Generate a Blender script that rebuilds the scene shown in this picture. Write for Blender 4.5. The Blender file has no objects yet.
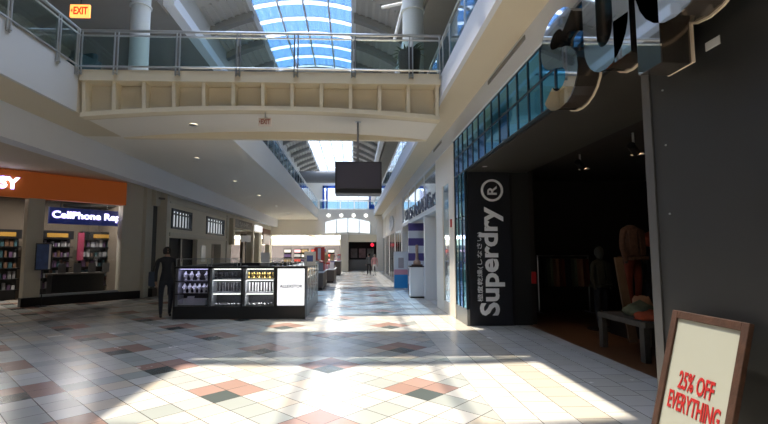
import bpy, bmesh, math, random
from mathutils import Vector, Matrix
random.seed(7)
PI = math.pi
SC = bpy.context.scene
COL = SC.collection

# ---------------------------------------------------------------- camera
cam_d = bpy.data.cameras.new('camera')
cam = bpy.data.objects.new('camera', cam_d)
COL.objects.link(cam)
cam.location = (0, 0, 1.6)
cam.rotation_euler = (PI/2 + math.atan(40/450), 0, -math.atan(15/450))
cam_d.sensor_width = 36
cam_d.lens = 36*450/768
cam_d.shift_x = 16/768
cam_d.clip_start = 0.05
cam_d.clip_end = 500
SC.camera = cam

# ---------------------------------------------------------------- sky, sun, exposure
SUN = Vector((0.20, -0.34, -1.0))            # direction the sunlight travels
w = bpy.data.worlds.new('sky')
SC.world = w
w.use_nodes = True
nt = w.node_tree
nt.nodes.clear()
sky = nt.nodes.new('ShaderNodeTexSky')
sky.sky_type = 'NISHITA'
sky.sun_disc = False
sky.sun_elevation = math.radians(68)
sky.sun_rotation = math.radians(-30)
sky.air_density = 1.0
sky.dust_density = 0.3
sky.ozone_density = 1.3
bg = nt.nodes.new('ShaderNodeBackground')
bg.inputs['Strength'].default_value = 0.50
wo = nt.nodes.new('ShaderNodeOutputWorld')
hs = nt.nodes.new('ShaderNodeHueSaturation')
hs.inputs['Saturation'].default_value = 0.85
hs.inputs['Value'].default_value = 1.0
nt.links.new(sky.outputs[0], hs.inputs['Color'])
nt.links.new(hs.outputs[0], bg.inputs[0])
nt.links.new(bg.outputs[0], wo.inputs[0])
sd = bpy.data.lights.new('sun', 'SUN')
sd.energy = 3.5
sd.angle = math.radians(1.0)
sd.color = (1.0, 0.95, 0.87)
sun = bpy.data.objects.new('sun', sd)
COL.objects.link(sun)
sun.location = (-3, 8, 20)
sun.rotation_euler = SUN.to_track_quat('-Z', 'Y').to_euler()
SC.view_settings.view_transform = 'Standard'
SC.view_settings.look = 'None'
SC.view_settings.gamma = 1.0
SC.view_settings.use_curve_mapping = False
SC.view_settings.exposure = 1.3
SC.cycles.max_bounces = 10
SC.cycles.diffuse_bounces = 6
SC.cycles.transparent_max_bounces = 24
SC.cycles.sample_clamp_indirect = 4.0
SC.cycles.caustics_reflective = False
SC.cycles.use_denoising = True


def portal(x0, x1, y0, y1, z):
    l = bpy.data.lights.new('skylight_portal', 'AREA')
    l.shape = 'RECTANGLE'
    l.size, l.size_y = x1-x0, y1-y0
    l.cycles.is_portal = True
    o = bpy.data.objects.new('skylight_portal', l)
    COL.objects.link(o)
    o.location = ((x0+x1)/2, (y0+y1)/2, z)


portal(-4.7, 0.7, 1.0, 22.5, 11.6)
portal(-4.0, 0.1, 24.6, 52.0, 11.6)

# ---------------------------------------------------------------- materials
MATS = {}


def mat(name, col, rough=0.6, metal=0.0, emis=None, es=0.0, coat=0.0, noise=0.0, nscale=3.0, bump=0.0):
    if name in MATS:
        return MATS[name]
    m = bpy.data.materials.new(name)
    m.use_nodes = True
    t = m.node_tree
    b = t.nodes['Principled BSDF']
    b.inputs['Base Color'].default_value = (*col, 1)
    b.inputs['Roughness'].default_value = rough
    b.inputs['Metallic'].default_value = metal
    if coat:
        b.inputs['Coat Weight'].default_value = coat
        b.inputs['Coat Roughness'].default_value = 0.08
    if emis:
        b.inputs['Emission Color'].default_value = (*emis, 1)
        b.inputs['Emission Strength'].default_value = es
    tc = t.nodes.new('ShaderNodeTexCoord')
    nz = t.nodes.new('ShaderNodeTexNoise')
    nz.inputs['Scale'].default_value = nscale
    nz.inputs['Detail'].default_value = 4
    t.links.new(tc.outputs['Object'], nz.inputs['Vector'])
    mx = t.nodes.new('ShaderNodeMix')
    mx.data_type = 'RGBA'
    mx.inputs[6].default_value = (*[c*(1-noise) for c in col], 1)
    mx.inputs[7].default_value = (*[min(1, c*(1+noise)) for c in col], 1)
    t.links.new(nz.outputs[0], mx.inputs[0])
    if noise:
        t.links.new(mx.outputs[2], b.inputs['Base Color'])
    if bump:
        bp = t.nodes.new('ShaderNodeBump')
        bp.inputs['Strength'].default_value = bump
        bp.inputs['Distance'].default_value = 0.02
        t.links.new(nz.outputs[0], bp.inputs['Height'])
        t.links.new(bp.outputs[0], b.inputs['Normal'])
    MATS[name] = m
    return m


def glass(name, tint, gloss=0.08, rough=0.0, milk=0.0):
    """thin pane: lets light straight through, tinted, with a surface reflection"""
    if name in MATS:
        return MATS[name]
    m = bpy.data.materials.new(name)
    m.use_nodes = True
    t = m.node_tree
    t.nodes.clear()
    out = t.nodes.new('ShaderNodeOutputMaterial')
    tr = t.nodes.new('ShaderNodeBsdfTransparent')
    tr.inputs[0].default_value = (*tint, 1)
    gl = t.nodes.new('ShaderNodeBsdfGlossy')
    gl.inputs['Roughness'].default_value = rough
    fr = t.nodes.new('ShaderNodeLayerWeight')
    fr.inputs[0].default_value = 0.25
    mm = t.nodes.new('ShaderNodeMath')
    mm.operation = 'MULTIPLY_ADD'
    mm.inputs[1].default_value = 0.6
    mm.inputs[2].default_value = gloss
    mm.use_clamp = True
    t.links.new(fr.outputs['Fresnel'], mm.inputs[0])
    mx = t.nodes.new('ShaderNodeMixShader')
    t.links.new(mm.outputs[0], mx.inputs[0])
    t.links.new(gl.outputs[0], mx.inputs[2])
    if milk:
        tl = t.nodes.new('ShaderNodeBsdfTranslucent')
        tl.inputs[0].default_value = (0.55, 0.60, 0.62, 1)
        m2 = t.nodes.new('ShaderNodeMixShader')
        m2.inputs[0].default_value = milk
        t.links.new(tr.outputs[0], m2.inputs[1])
        t.links.new(tl.outputs[0], m2.inputs[2])
        t.links.new(m2.outputs[0], mx.inputs[1])
    else:
        t.links.new(tr.outputs[0], mx.inputs[1])
    t.links.new(mx.outputs[0], out.inputs[0])
    MATS[name] = m
    return m


def math_n(t, op, a, b=None, c=None):
    n = t.nodes.new('ShaderNodeMath')
    n.operation = op
    for i, v in enumerate((a, b, c)):
        if v is None:
            continue
        if isinstance(v, (int, float)):
            n.inputs[i].default_value = v
        else:
            t.links.new(v, n.inputs[i])
    return n.outputs[0]


def mix_n(t, fac, a, b):
    n = t.nodes.new('ShaderNodeMix')
    n.data_type = 'RGBA'
    for i, v in ((0, fac), (6, a), (7, b)):
        if isinstance(v, (int, float)):
            n.inputs[i].default_value = v
        elif isinstance(v, tuple):
            n.inputs[i].default_value = (*v, 1)
        else:
            t.links.new(v, n.inputs[i])
    return n.outputs[2]


def floor_material():
    m = bpy.data.materials.new('mall_floor_tiles')
    m.use_nodes = True
    t = m.node_tree
    b = t.nodes['Principled BSDF']
    g = t.nodes.new('ShaderNodeNewGeometry')
    sp = t.nodes.new('ShaderNodeSeparateXYZ')
    t.links.new(g.outputs['Position'], sp.inputs[0])
    x, y = sp.outputs[0], sp.outputs[1]
    s = 0.322
    k = 1/(math.sqrt(2)*s)
    # dark tile centred on (0.81, 5.22)
    dx = math_n(t, 'SUBTRACT', x, 0.81)
    dy = math_n(t, 'SUBTRACT', y, 5.22)
    u = math_n(t, 'MULTIPLY_ADD', math_n(t, 'ADD', dx, dy), k, 500.5)
    v = math_n(t, 'MULTIPLY_ADD', math_n(t, 'SUBTRACT', dy, dx), k, 500.5)
    iu, iv = math_n(t, 'FLOOR', u), math_n(t, 'FLOOR', v)
    fu, fv = math_n(t, 'FRACT', u), math_n(t, 'FRACT', v)

    def edge(f, wd):
        d = math_n(t, 'ABSOLUTE', math_n(t, 'SUBTRACT', f, 0.5))
        return math_n(t, 'GREATER_THAN', d, 0.5-wd)
    gd = math_n(t, 'MAXIMUM', edge(fu, 0.014), edge(fv, 0.014))
    mu, mv = math_n(t, 'MODULO', iu, 5.0), math_n(t, 'MODULO', iv, 5.0)
    u0, v0 = math_n(t, 'LESS_THAN', mu, .5), math_n(t, 'LESS_THAN', mv, .5)
    u1, v1 = math_n(t, 'LESS_THAN', mu, 1.5), math_n(t, 'LESS_THAN', mv, 1.5)
    dark = math_n(t, 'MULTIPLY', u0, v0)
    block = math_n(t, 'MULTIPLY', u1, v1)
    band = math_n(t, 'MAXIMUM', u0, v0)
    cv = t.nodes.new('ShaderNodeCombineXYZ')
    t.links.new(iu, cv.inputs[0])
    t.links.new(iv, cv.inputs[1])
    wn = t.nodes.new('ShaderNodeTexWhiteNoise')
    wn.noise_dimensions = '2D'
    t.links.new(cv.outputs[0], wn.inputs['Vector'])
    rnd = wn.outputs['Value']
    base = mix_n(t, rnd, (0.58, 0.57, 0.52), (0.74, 0.73, 0.71))
    beige = mix_n(t, rnd, (0.72, 0.66, 0.55), (0.68, 0.61, 0.51))
    base = mix_n(t, math_n(t, 'GREATER_THAN', rnd, 0.80), base, beige)
    grey = mix_n(t, rnd, (0.38, 0.42, 0.40), (0.52, 0.54, 0.52))
    col = mix_n(t, math_n(t, 'MULTIPLY', band, 0.85), base, grey)
    red = mix_n(t, rnd, (0.40, 0.255, 0.21), (0.48, 0.32, 0.27))
    col = mix_n(t, block, col, red)
    col = mix_n(t, dark, col, (0.10, 0.12, 0.115))
    col = mix_n(t, gd, col, (0.11, 0.10, 0.09))
    # straight border strip along the right-hand shops
    su = math_n(t, 'MULTIPLY_ADD', math_n(t, 'SUBTRACT', x, 1.43), 1/0.362, 100.0)
    sv = math_n(t, 'MULTIPLY_ADD', y, 1/0.34, 100.0)
    odd = math_n(t, 'MULTIPLY', math_n(t, 'MODULO', math_n(t, 'FLOOR', su), 2.0), 0.5)
    sv = math_n(t, 'ADD', sv, odd)
    gs = math_n(t, 'MAXIMUM', edge(math_n(t, 'FRACT', su), 0.012), edge(math_n(t, 'FRACT', sv), 0.012))
    c2 = t.nodes.new('ShaderNodeCombineXYZ')
    t.links.new(math_n(t, 'FLOOR', su), c2.inputs[0])
    t.links.new(math_n(t, 'FLOOR', sv), c2.inputs[1])
    w2 = t.nodes.new('ShaderNodeTexWhiteNoise')
    w2.noise_dimensions = '2D'
    t.links.new(c2.outputs[0], w2.inputs['Vector'])
    sc = mix_n(t, w2.outputs['Value'], (0.68, 0.65, 0.58), (0.74, 0.72, 0.68))
    fs = math_n(t, 'FLOOR', su)
    tanrow = math_n(t, 'COMPARE', fs, 102.0, 0.4)
    sc = mix_n(t, tanrow, sc, (0.62, 0.575, 0.49))
    sc = mix_n(t, gs, sc, (0.14, 0.13, 0.11))
    col = mix_n(t, math_n(t, 'GREATER_THAN', x, 1.43), col, sc)
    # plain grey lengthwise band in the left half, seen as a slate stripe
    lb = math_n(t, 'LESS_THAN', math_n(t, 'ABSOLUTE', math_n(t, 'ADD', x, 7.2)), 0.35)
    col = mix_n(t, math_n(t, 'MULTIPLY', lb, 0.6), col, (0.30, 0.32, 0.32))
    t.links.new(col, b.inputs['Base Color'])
    nz = t.nodes.new('ShaderNodeTexNoise')
    nz.inputs['Scale'].default_value = 2.2
    nz.inputs['Detail'].default_value = 5
    t.links.new(g.outputs['Position'], nz.inputs['Vector'])
    rr = math_n(t, 'MULTIPLY_ADD', nz.outputs[0], 0.22, 0.12)
    t.links.new(rr, b.inputs['Roughness'])
    b.inputs['Specular IOR Level'].default_value = 0.55
    return m


def stripes(name, c1, c2, axis, period, duty=0.5, rough=0.5):
    m = bpy.data.materials.new(name)
    m.use_nodes = True
    t = m.node_tree
    b = t.nodes['Principled BSDF']
    tc = t.nodes.new('ShaderNodeTexCoord')
    sp = t.nodes.new('ShaderNodeSeparateXYZ')
    t.links.new(tc.outputs['Object'], sp.inputs[0])
    f = math_n(t, 'FRACT', math_n(t, 'MULTIPLY_ADD', sp.outputs[axis], 1/period, 100.0))
    t.links.new(mix_n(t, math_n(t, 'GREATER_THAN', f, duty), c1, c2), b.inputs['Base Color'])
    b.inputs['Roughness'].default_value = rough
    MATS[name] = m
    return m


FLOOR = floor_material()
WHITE = mat('white_plaster', (0.84, 0.80, 0.72), 0.75, noise=0.03, nscale=0.7)
TAN = mat('tan_plaster', (0.68, 0.60, 0.45), 0.8, noise=0.03, nscale=0.6)
COOLW = mat('cool_white_paint', (0.74, 0.765, 0.81), 0.7, noise=0.03, nscale=0.7)
CREAM = mat('cream_paint', (0.80, 0.71, 0.53), 0.7, noise=0.03, nscale=0.6)
SHOPTAN = mat('storefront_tan', (0.64, 0.59, 0.48), 0.7, noise=0.05, nscale=1.5)
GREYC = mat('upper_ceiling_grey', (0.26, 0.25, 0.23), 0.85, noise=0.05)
STEEL = mat('brushed_steel', (0.55, 0.57, 0.58), 0.28, 0.9, noise=0.05, nscale=20)
BLACK = mat('black_laminate', (0.012, 0.012, 0.013), 0.35, noise=0.2, nscale=6)
PANEL = mat('charcoal_panel', (0.019, 0.020, 0.020), 0.45, noise=0.12, nscale=2.5)
SIGNBLK = mat('black_sign_panel', (0.022, 0.024, 0.030), 0.30, noise=0.15, nscale=2)
SOFFIT = mat('dark_soffit', (0.034, 0.031, 0.026), 0.45, noise=0.35, nscale=1.8)
DARKIN = mat('dark_shop_lining', (0.020, 0.017, 0.015), 0.6, noise=0.4, nscale=3)
WOODF = mat('brown_shop_floor', (0.14, 0.060, 0.025), 0.35, noise=0.35, nscale=5)
RUSTW = mat('rough_dark_wood', (0.055, 0.023, 0.012), 0.55, noise=0.6, nscale=14, bump=0.4)
GREYW = mat('weathered_wood', (0.06, 0.052, 0.042), 0.7, noise=0.4, nscale=12, bump=0.3)
TANW = mat('pale_plank_wood', (0.14, 0.085, 0.05), 0.6, noise=0.3, nscale=10)
CHROME = mat('polished_chrome', (0.62, 0.63, 0.64), 0.03, 1.0)
CHROMED = mat('dark_chrome_return', (0.18, 0.155, 0.135), 0.15, 0.85)
BEIGE = mat('beige_letter_rim', (0.75, 0.63, 0.48), 0.5)
BLUEG = mat('blue_mirror_glass', (0.03, 0.38, 0.72), 0.05, 0.8)
BLUEG2 = mat('teal_mirror_glass', (0.10, 0.46, 0.60), 0.05, 0.8)
BLUEG3 = mat('deep_blue_mirror_glass', (0.015, 0.22, 0.60), 0.05, 0.8)
MULL = mat('dark_mullion', (0.015, 0.03, 0.045), 0.4)
ROOFD = mat('roof_decking', (0.52, 0.50, 0.46), 0.7, noise=0.05)
RIBM = mat('roof_rib_paint', (0.27, 0.26, 0.24), 0.7, noise=0.1)
WMETAL = mat('white_painted_steel', (0.80, 0.82, 0.84), 0.45)
GREYCOL = mat('column_grey_paint', (0.55, 0.60, 0.62), 0.5, noise=0.03)
ORANGE = mat('orange_sign_band', (0.42, 0.10, 0.018), 0.5, emis=(0.75, 0.17, 0.03), es=0.05)
LETW = mat('lit_white_letters', (0.9, 0.9, 0.95), 0.4, emis=(0.85, 0.85, 1.0), es=1.5)
LETV = mat('lit_violet_halo', (0.3, 0.2, 0.6), 0.4, emis=(0.30, 0.18, 0.9), es=0.8)
LITW = mat('lit_white_panel', (0.9, 0.9, 0.93), 0.3, emis=(0.95, 0.96, 1.0), es=0.38)
SIGNW = mat('unlit_white_letters', (0.93, 0.94, 0.95), 0.45)
REDT = mat('red_sign_ink', (0.42, 0.015, 0.015), 0.5)
PAPER = mat('cream_poster_paper', (0.37, 0.38, 0.32), 0.5)
CLR = glass('rail_glass', (0.80, 0.90, 0.90), 0.03)
CLRB = glass('blue_rail_glass', (0.60, 0.80, 0.92), 0.10)
SKYT = glass('tinted_skylight_glass', (0.44, 0.56, 0.68), 0.02)  # tint put in to dim the visible sky while it lights the mall
SKYG = glass('warm_skylight_glass', (0.99, 0.96, 0.91), 0.02)  # slight warm tint added to offset the blue sky light
MILKG = glass('frosted_skylight_glass', (0.97, 0.97, 0.97), 0.02, milk=0.35)


def translucent(name, col, f):
    m = bpy.data.materials.new(name)
    m.use_nodes = True
    t = m.node_tree
    b = t.nodes['Principled BSDF']
    b.inputs['Base Color'].default_value = (*col, 1)
    tl = t.nodes.new('ShaderNodeBsdfTranslucent')
    tl.inputs[0].default_value = (*col, 1)
    mx = t.nodes.new('ShaderNodeMixShader')
    mx.inputs[0].default_value = f
    t.links.new(b.outputs[0], mx.inputs[1])
    t.links.new(tl.outputs[0], mx.inputs[2])
    t.links.new(mx.outputs[0], t.nodes['Material Output'].inputs[0])
    return m


ARCHM = translucent('white_polycarbonate_joint', (.9, .92, .95), .75)
SHOPG = glass('shop_window_glass', (0.92, 0.93, 0.94), 0.02)
TVM = mat('screen_dark_casing', (0.05, 0.046, 0.055), 0.35)
TVS = mat('unlit_screen', (0.075, 0.068, 0.09), 0.30)


# ---------------------------------------------------------------- mesh helpers
class MB:
    """collects shapes in world (w=True) or local coordinates; build() links ONE mesh object"""
    def __init__(self, w=False):
        self.v, self.f, self.w, self.fm = [], [], w, []
        self.cm = 0

    def add(self, vs, fs):
        n = len(self.v)
        self.v += [tuple(p) for p in vs]
        self.f += [tuple(i+n for i in q) for q in fs]
        self.fm += [self.cm]*len(fs)
        return self

    def box(self, x0, y0, z0, x1, y1, z1, M=None):
        x0, x1 = min(x0, x1), max(x0, x1)
        y0, y1 = min(y0, y1), max(y0, y1)
        z0, z1 = min(z0, z1), max(z0, z1)
        vs = [Vector(p) for p in ((x0, y0, z0), (x1, y0, z0), (x1, y1, z0), (x0, y1, z0),
                                  (x0, y0, z1), (x1, y0, z1), (x1, y1, z1), (x0, y1, z1))]
        if M:
            vs = [M @ p for p in vs]
        return self.add(vs, [(0, 3, 2, 1), (4, 5, 6, 7), (0, 1, 5, 4), (1, 2, 6, 5), (2, 3, 7, 6), (3, 0, 4, 7)])

    def prism(self, pts, d):
        """planar loop pts (3-D) pushed along vector d"""
        n = len(pts)
        d = Vector(d)
        a = [Vector(p) for p in pts]
        nrm = Vector((0, 0, 0))
        for i in range(n):
            nrm += (a[i]-a[0]).cross(a[(i+1) % n]-a[0])
        if nrm.dot(d) > 0:
            a.reverse()
        vs = a + [p+d for p in a]
        fs = [tuple(range(n)), tuple(range(2*n-1, n-1, -1))]
        fs += [(i, i+n, (i+1) % n+n, (i+1) % n) for i in range(n)]
        return self.add(vs, fs)

    def tube(self, pts, r, seg=8, r1=None):
        pts = [Vector(p) for p in pts]
        rings = []
        n = len(pts)
        for i, p in enumerate(pts):
            t = (pts[min(i+1, n-1)]-pts[max(i-1, 0)]).normalized()
            up = Vector((0, 0, 1)) if abs(t.z) < .9 else Vector((1, 0, 0))
            a = t.cross(up).normalized()
            b = t.cross(a).normalized()
            rr = r if r1 is None else r+(r1-r)*i/(n-1)
            rings.append([p+a*math.cos(2*PI*j/seg)*rr+b*math.sin(2*PI*j/seg)*rr for j in range(seg)])
        vs = [q for rg in rings for q in rg]
        fs = []
        for i in range(n-1):
            for j in range(seg):
                k = (j+1) % seg
                fs.append((i*seg+j, i*seg+k, (i+1)*seg+k, (i+1)*seg+j))
        fs.append(tuple(range(seg-1, -1, -1)))
        fs.append(tuple((n-1)*seg+j for j in range(seg)))
        return self.add(vs, fs)

    def lathe(self, prof, c=(0, 0, 0), seg=20):
        c = Vector(c)
        vs, fs = [], []
        for r, z in prof:
            for j in range(seg):
                vs.append(c+Vector((max(r, .0005)*math.cos(2*PI*j/seg), max(r, .0005)*math.sin(2*PI*j/seg), z)))
        for i in range(len(prof)-1):
            for j in range(seg):
                k = (j+1) % seg
                fs.append((i*seg+j, i*seg+k, (i+1)*seg+k, (i+1)*seg+j))
        fs.append(tuple(range(seg-1, -1, -1)))
        fs.append(tuple((len(prof)-1)*seg+j for j in range(seg)))
        return self.add(vs, fs)

    def build(self, name, m, parent=None, bevel=0, smooth=False, fix=False, kind=None):
        off = Vector((0, 0, 0))
        if self.w:
            p = parent
            while p is not None:
                off += p.location
                p = p.parent
        me = bpy.data.meshes.new(name)
        me.from_pydata([Vector(p)-off for p in self.v], [], self.f)
        ms = m if isinstance(m, (list, tuple)) else [m]
        for q in ms:
            me.materials.append(q)
        if len(ms) > 1:
            for pl, i in zip(me.polygons, self.fm):
                pl.material_index = i
        if fix:
            bm = bmesh.new()
            bm.from_mesh(me)
            bmesh.ops.recalc_face_normals(bm, faces=bm.faces)
            bm.to_mesh(me)
            bm.free()
        if smooth:
            for pl in me.polygons:
                pl.use_smooth = True
            try:
                me.set_sharp_from_angle(angle=math.radians(40))
            except Exception:
                pass
        me.update()
        o = bpy.data.objects.new(name, me)
        COL.objects.link(o)
        if parent is not None:
            o.parent = parent
        if bevel:
            b = o.modifiers.new('bevel', 'BEVEL')
            b.width = bevel
            b.segments = 2
            b.limit_method = 'ANGLE'
        if kind:
            o['kind'] = kind
        return o


def W():
    return MB(True)


def thing(name, label, cat, loc=(0, 0, 0), rz=0, group=None):
    o = bpy.data.objects.new(name, None)
    o.empty_display_size = 0.1
    COL.objects.link(o)
    o.location = loc
    o.rotation_euler = (0, 0, rz)
    return tag(o, label, cat, group)


def tag(o, label, cat, group=None, kind=None):
    o['label'] = label
    o['category'] = cat
    if group:
        o['group'] = group
    if kind:
        o['kind'] = kind
    return o


KIDS = {}


def copy_tree(o, parent=None):
    c = o.copy()
    COL.objects.link(c)
    c.parent = parent
    for ch in [q for q in o.children]:
        copy_tree(ch, c)
    return c


def struct(name, mb, m, **k):
    return mb.build(name, m, kind='structure', **k)


def text_mb(s, o, xd, yd, wd, ht, depth=0.02, bold=0.0, w=True, res=3, keep=False):
    """lettering fitted into a wd x ht box whose lower-left corner is o"""
    cu = bpy.data.curves.new('t', 'FONT')
    cu.body = s
    cu.size = 1
    cu.extrude = 0.5
    cu.offset = bold
    cu.resolution_u = res
    ob = bpy.data.objects.new('t', cu)
    COL.objects.link(ob)
    bpy.context.view_layer.update()
    me = bpy.data.meshes.new_from_object(ob.evaluated_get(bpy.context.evaluated_depsgraph_get()))
    xs = [v.co.x for v in me.vertices]
    ys = [v.co.y for v in me.vertices]
    x0, x1, y0, y1 = min(xs), max(xs), min(ys), max(ys)
    sx = wd/(x1-x0)
    sy = ht/(y1-y0)
    if keep:
        sx = sy = min(sx, sy)
    o, xd, yd = Vector(o), Vector(xd), Vector(yd)
    n = xd.cross(yd)
    mb = MB(w)
    mb.add([o+xd*(v.co.x-x0)*sx+yd*(v.co.y-y0)*sy+n*(v.co.z+0.5)*depth for v in me.vertices],
           [tuple(p.vertices) for p in me.polygons])
    bpy.data.objects.remove(ob)
    bpy.data.meshes.remove(me)
    return mb


# ================================================================= SETTING
# floors
struct('floor', W().box(-16, -2, -0.1, 3.86, 54, 0), FLOOR)
struct('floor', W().box(3.86, 3.0, -0.1, 11, 12.7, -0.002), WOODF)
struct('floor', W().box(3.86, 12.7, -0.1, 12, 54, -0.002), mat('shop_grey_floor', (0.35, 0.34, 0.32), 0.4))

# upper level slabs with plaster soffits (left near, left far, right)
ZD, ZB = 5.2, 4.35


def slab(x0, y0, x1, y1, zb, m=WHITE):
    return struct('ceiling', W().box(x0, y0, zb, x1, y1, ZD), m)


slab(-16, -2, -5.45, 10.75, ZB, TAN)
slab(-16, 10.75, -2.98, 38.5, ZB, WHITE)
slab(1.8, -2, 12, 38.5, 4.74, TAN)
# smooth white face boards on the slab edges
struct('trim_1', W().box(-5.5, -2, 4.345, -5.43, 8.8, 5.205), mat('shaded_white_paint', (.60, .60, .58), .7))  # same white paint; the greyer colour stands in for shade here
struct('trim_2', W().box(-3.03, 10.76, 4.345, -2.96, 38.5, 5.205), WHITE)
struct('trim_3', W().box(1.78, -2, 4.735, 1.86, 38.5, 5.205), COOLW)
# hanging bulkheads over the shops
struct('wall_left', W().box(-6.75, -2, 3.70, -6.4, 38.5, ZB+.01), COOLW)
struct('ceiling', W().box(-16, -2, 4.02, -6.75, 17.4, 4.2), SHOPTAN)
struct('wall_right', W().box(2.45, -2, 4.33, 2.75, 10.9, 4.75), COOLW)
struct('wall_right', W().box(2.45, 10.9, 4.30, 2.75, 38.5, 4.75), COOLW)
struct('wall_back', W().box(-16, -2.3, 0, 12, -2, 12), WHITE)
struct('wall_left', W().box(-16.3, -2, 0, -16, 54, 9), SHOPTAN)

struct('wall_right', W().box(12, -2, 0, 12.3, 54, 9), WHITE)
struct('wall_far', W().box(-16, 54, 0, 12, 54.3, 9), WHITE)

# upper level back walls and flat dark ceilings
struct('wall_left', W().box(-10.3, -2, ZD, -10, 54, 9), SHOPTAN)
struct('wall_right', W().box(6.0, -2, ZD, 6.3, 54, 9), SHOPTAN)
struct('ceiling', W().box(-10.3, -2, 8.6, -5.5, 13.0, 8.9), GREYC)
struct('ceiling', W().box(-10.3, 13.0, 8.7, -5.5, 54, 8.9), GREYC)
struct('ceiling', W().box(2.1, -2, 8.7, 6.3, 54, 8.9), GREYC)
struct('trim_4', W().box(-5.5, 12.6, 8.7, -5.18, 54, 9.05), WMETAL)
struct('trim_5', W().box(1.72, 11.4, 8.7, 1.98, 54, 9.05), WMETAL)

# barrel vault roof with a glazed crown
XC, RV, ZV = -1.95, 7.2, 3.97


def vz(x):
    return ZV+math.sqrt(RV*RV-(x-XC)**2)


def vault_strip(xa, xb, y0, y1, n, t=0.12, corr=0.0, per=0.3):
    mb = W()
    pts = []
    for i in range(n+1):
        x = xa+(xb-xa)*i/n
        pts.append((x, vz(x)))
    prof = pts+[(x, z+t) for x, z in reversed(pts)]
    mb.prism([(x, y0, z) for x, z in prof], (0, y1-y0, 0))
    return mb


struct('ceiling', vault_strip(-6.0, -4.65, -2, 15.4, 6), ROOFD)
struct('ceiling', vault_strip(-6.0, -3.9, 15.4, 53, 8), ROOFD)
struct('ceiling', vault_strip(0.7, 2.3, -2, 15.4, 6), ROOFD)
struct('ceiling', vault_strip(0.0, 2.3, 15.4, 53, 8), ROOFD)
struct('ceiling', vault_strip(-4.65, 0.7, -2, 3.0, 8), ROOFD)
struct('ceiling', vault_strip(-3.9, 0.0, 22.6, 24.6, 8), ROOFD)  # opaque bay added out of view to cast a dark band on the floor
struct('wall_left', W().box(-6.1, -2, 8.9, -5.5, 53, vz(-5.6)+.1), ROOFD)
struct('wall_right', W().box(1.9, -2, 8.9, 2.4, 53, vz(2.1)+.1), ROOFD)


# corrugation battens of the roof deck
def battens(x0, x1):
    mb = W()
    n = int((x1-x0)/0.24)
    for i in range(n):
        x = x0+(i+.5)*(x1-x0)/n
        mb.box(x-.05, 15.5, vz(x)-.06, x+.05, 53, vz(x)+.03)
    return mb


struct('trim_6', battens(-5.5, -4.0), ROOFD)
struct('trim_7', battens(0.1, 1.9), ROOFD)


def arch(y, xa, xb, depth, wd, drop=0.0, n=10):
    mb = W()
    top = [(xa+(xb-xa)*i/n, y-wd/2, vz(xa+(xb-xa)*i/n)-drop) for i in range(n+1)]
    bot = [(x, yy, z-depth) for x, yy, z in reversed(top)]
    mb.prism(top+bot, (0, wd, 0))
    return mb


k = 8
for i in range(16):
    y = 16.9+2.25*i
    struct('trim_%d' % k, arch(y, -5.5, -3.9, 0.28, 0.30, 0.02, 6), RIBM)
    struct('trim_%d' % (k+1), arch(y, 0.0, 1.95, 0.28, 0.30, 0.02, 6), RIBM)
    k += 2


def skylight(n, xa, xb, y0, y1, step, m, ncol):
    t = bpy.data.objects.new('window_%d' % n, None)
    COL.objects.link(t)
    t.location = ((xa+xb)/2, (y0+y1)/2, 11)
    t['kind'] = 'structure'
    ny = max(1, round((y1-y0)/step))
    for i in range(ny+1):
        y = y0+(y1-y0)*i/ny
        arch(y, xa, xb, 0.05, 0.26, -0.04, 10).build('glazing_arch', ARCHM, t)
    for j in range(ncol+1):
        x = xa+(xb-xa)*j/ncol
        wd = 0.09 if j in (0, ncol) else 0.035
        W().box(x-wd, y0, vz(x)-.03, x+wd, y1, vz(x)+.07).build('glazing_bar', WMETAL, t)
    for i in range(ny):
        ya, yb = y0+(y1-y0)*i/ny, y0+(y1-y0)*(i+1)/ny
        vault_strip(xa, xb, ya+.13, yb-.13, 12, 0.012).build('glass', m, t)
    return t


skylight(1, -4.65, 0.7, 3.0, 15.4, 2.4, SKYG, 3)  # unseen near skylight, made wider so sunlight covers the floor
skylight(2, -3.9, 0.0, 15.4, 22.6, 1.2, SKYT, 4)
skylight(3, -3.9, 0.0, 24.6, 53.0, 2.37, MILKG, 4)

# far end wall with its big blue-framed window
EW = 53.0
FROST = mat('frosted_glow_glass', (0.85, 0.88, 0.9), 0.5, emis=(0.85, 0.93, 1.0), es=0.42)  # glow put into the panes to stand in for light behind them
FROSTB = mat('greenish_daylit_glass', (0.6, 0.8, 0.85), 0.5, emis=(0.5, 0.78, 0.85), es=0.8)
struct('wall_far', W().box(-10, EW, ZD, -3.6, EW+.3, 12).box(3.3, EW, ZD, 8, EW+.3, 12)
       .box(-3.6, EW, ZD, 3.3, EW+.3, 6.3).box(-3.6, EW, 9.4, 3.3, EW+.3, 12), WHITE)
BLUEF = mat('blue_window_frame', (0.02, 0.10, 0.55), 0.4)
t = bpy.data.objects.new('window_4', None)
COL.objects.link(t)
t['kind'] = 'structure'
t.location = (0, EW, 6.4)
m_ = W()
for x in (-3.6, -3.2):
    m_.box(x, EW-.25, 6.3, x+.22, EW-.05, 9.4)
m_.box(-3.6, EW-.25, 9.1, 3.3, EW-.05, 9.4).box(1.9, EW-.25, 6.3, 2.1, EW-.05, 9.4).box(3.1, EW-.25, 6.3, 3.3, EW-.05, 9.4)
m_.box(2.1, EW-.22, 8.2, 3.1, EW-.06, 9.1).box(2.1, EW-.22, 6.4, 3.1, EW-.06, 7.2)
m_.build('frame', BLUEF, t)
for i in range(4):
    for j in range(2):
        W().box(-3.0+i*1.22, EW-.12, 6.4+j*1.36, -1.84+i*1.22, EW-.08, 7.7+j*1.36).build('pane', FROST, t)
m_ = W()
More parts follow.
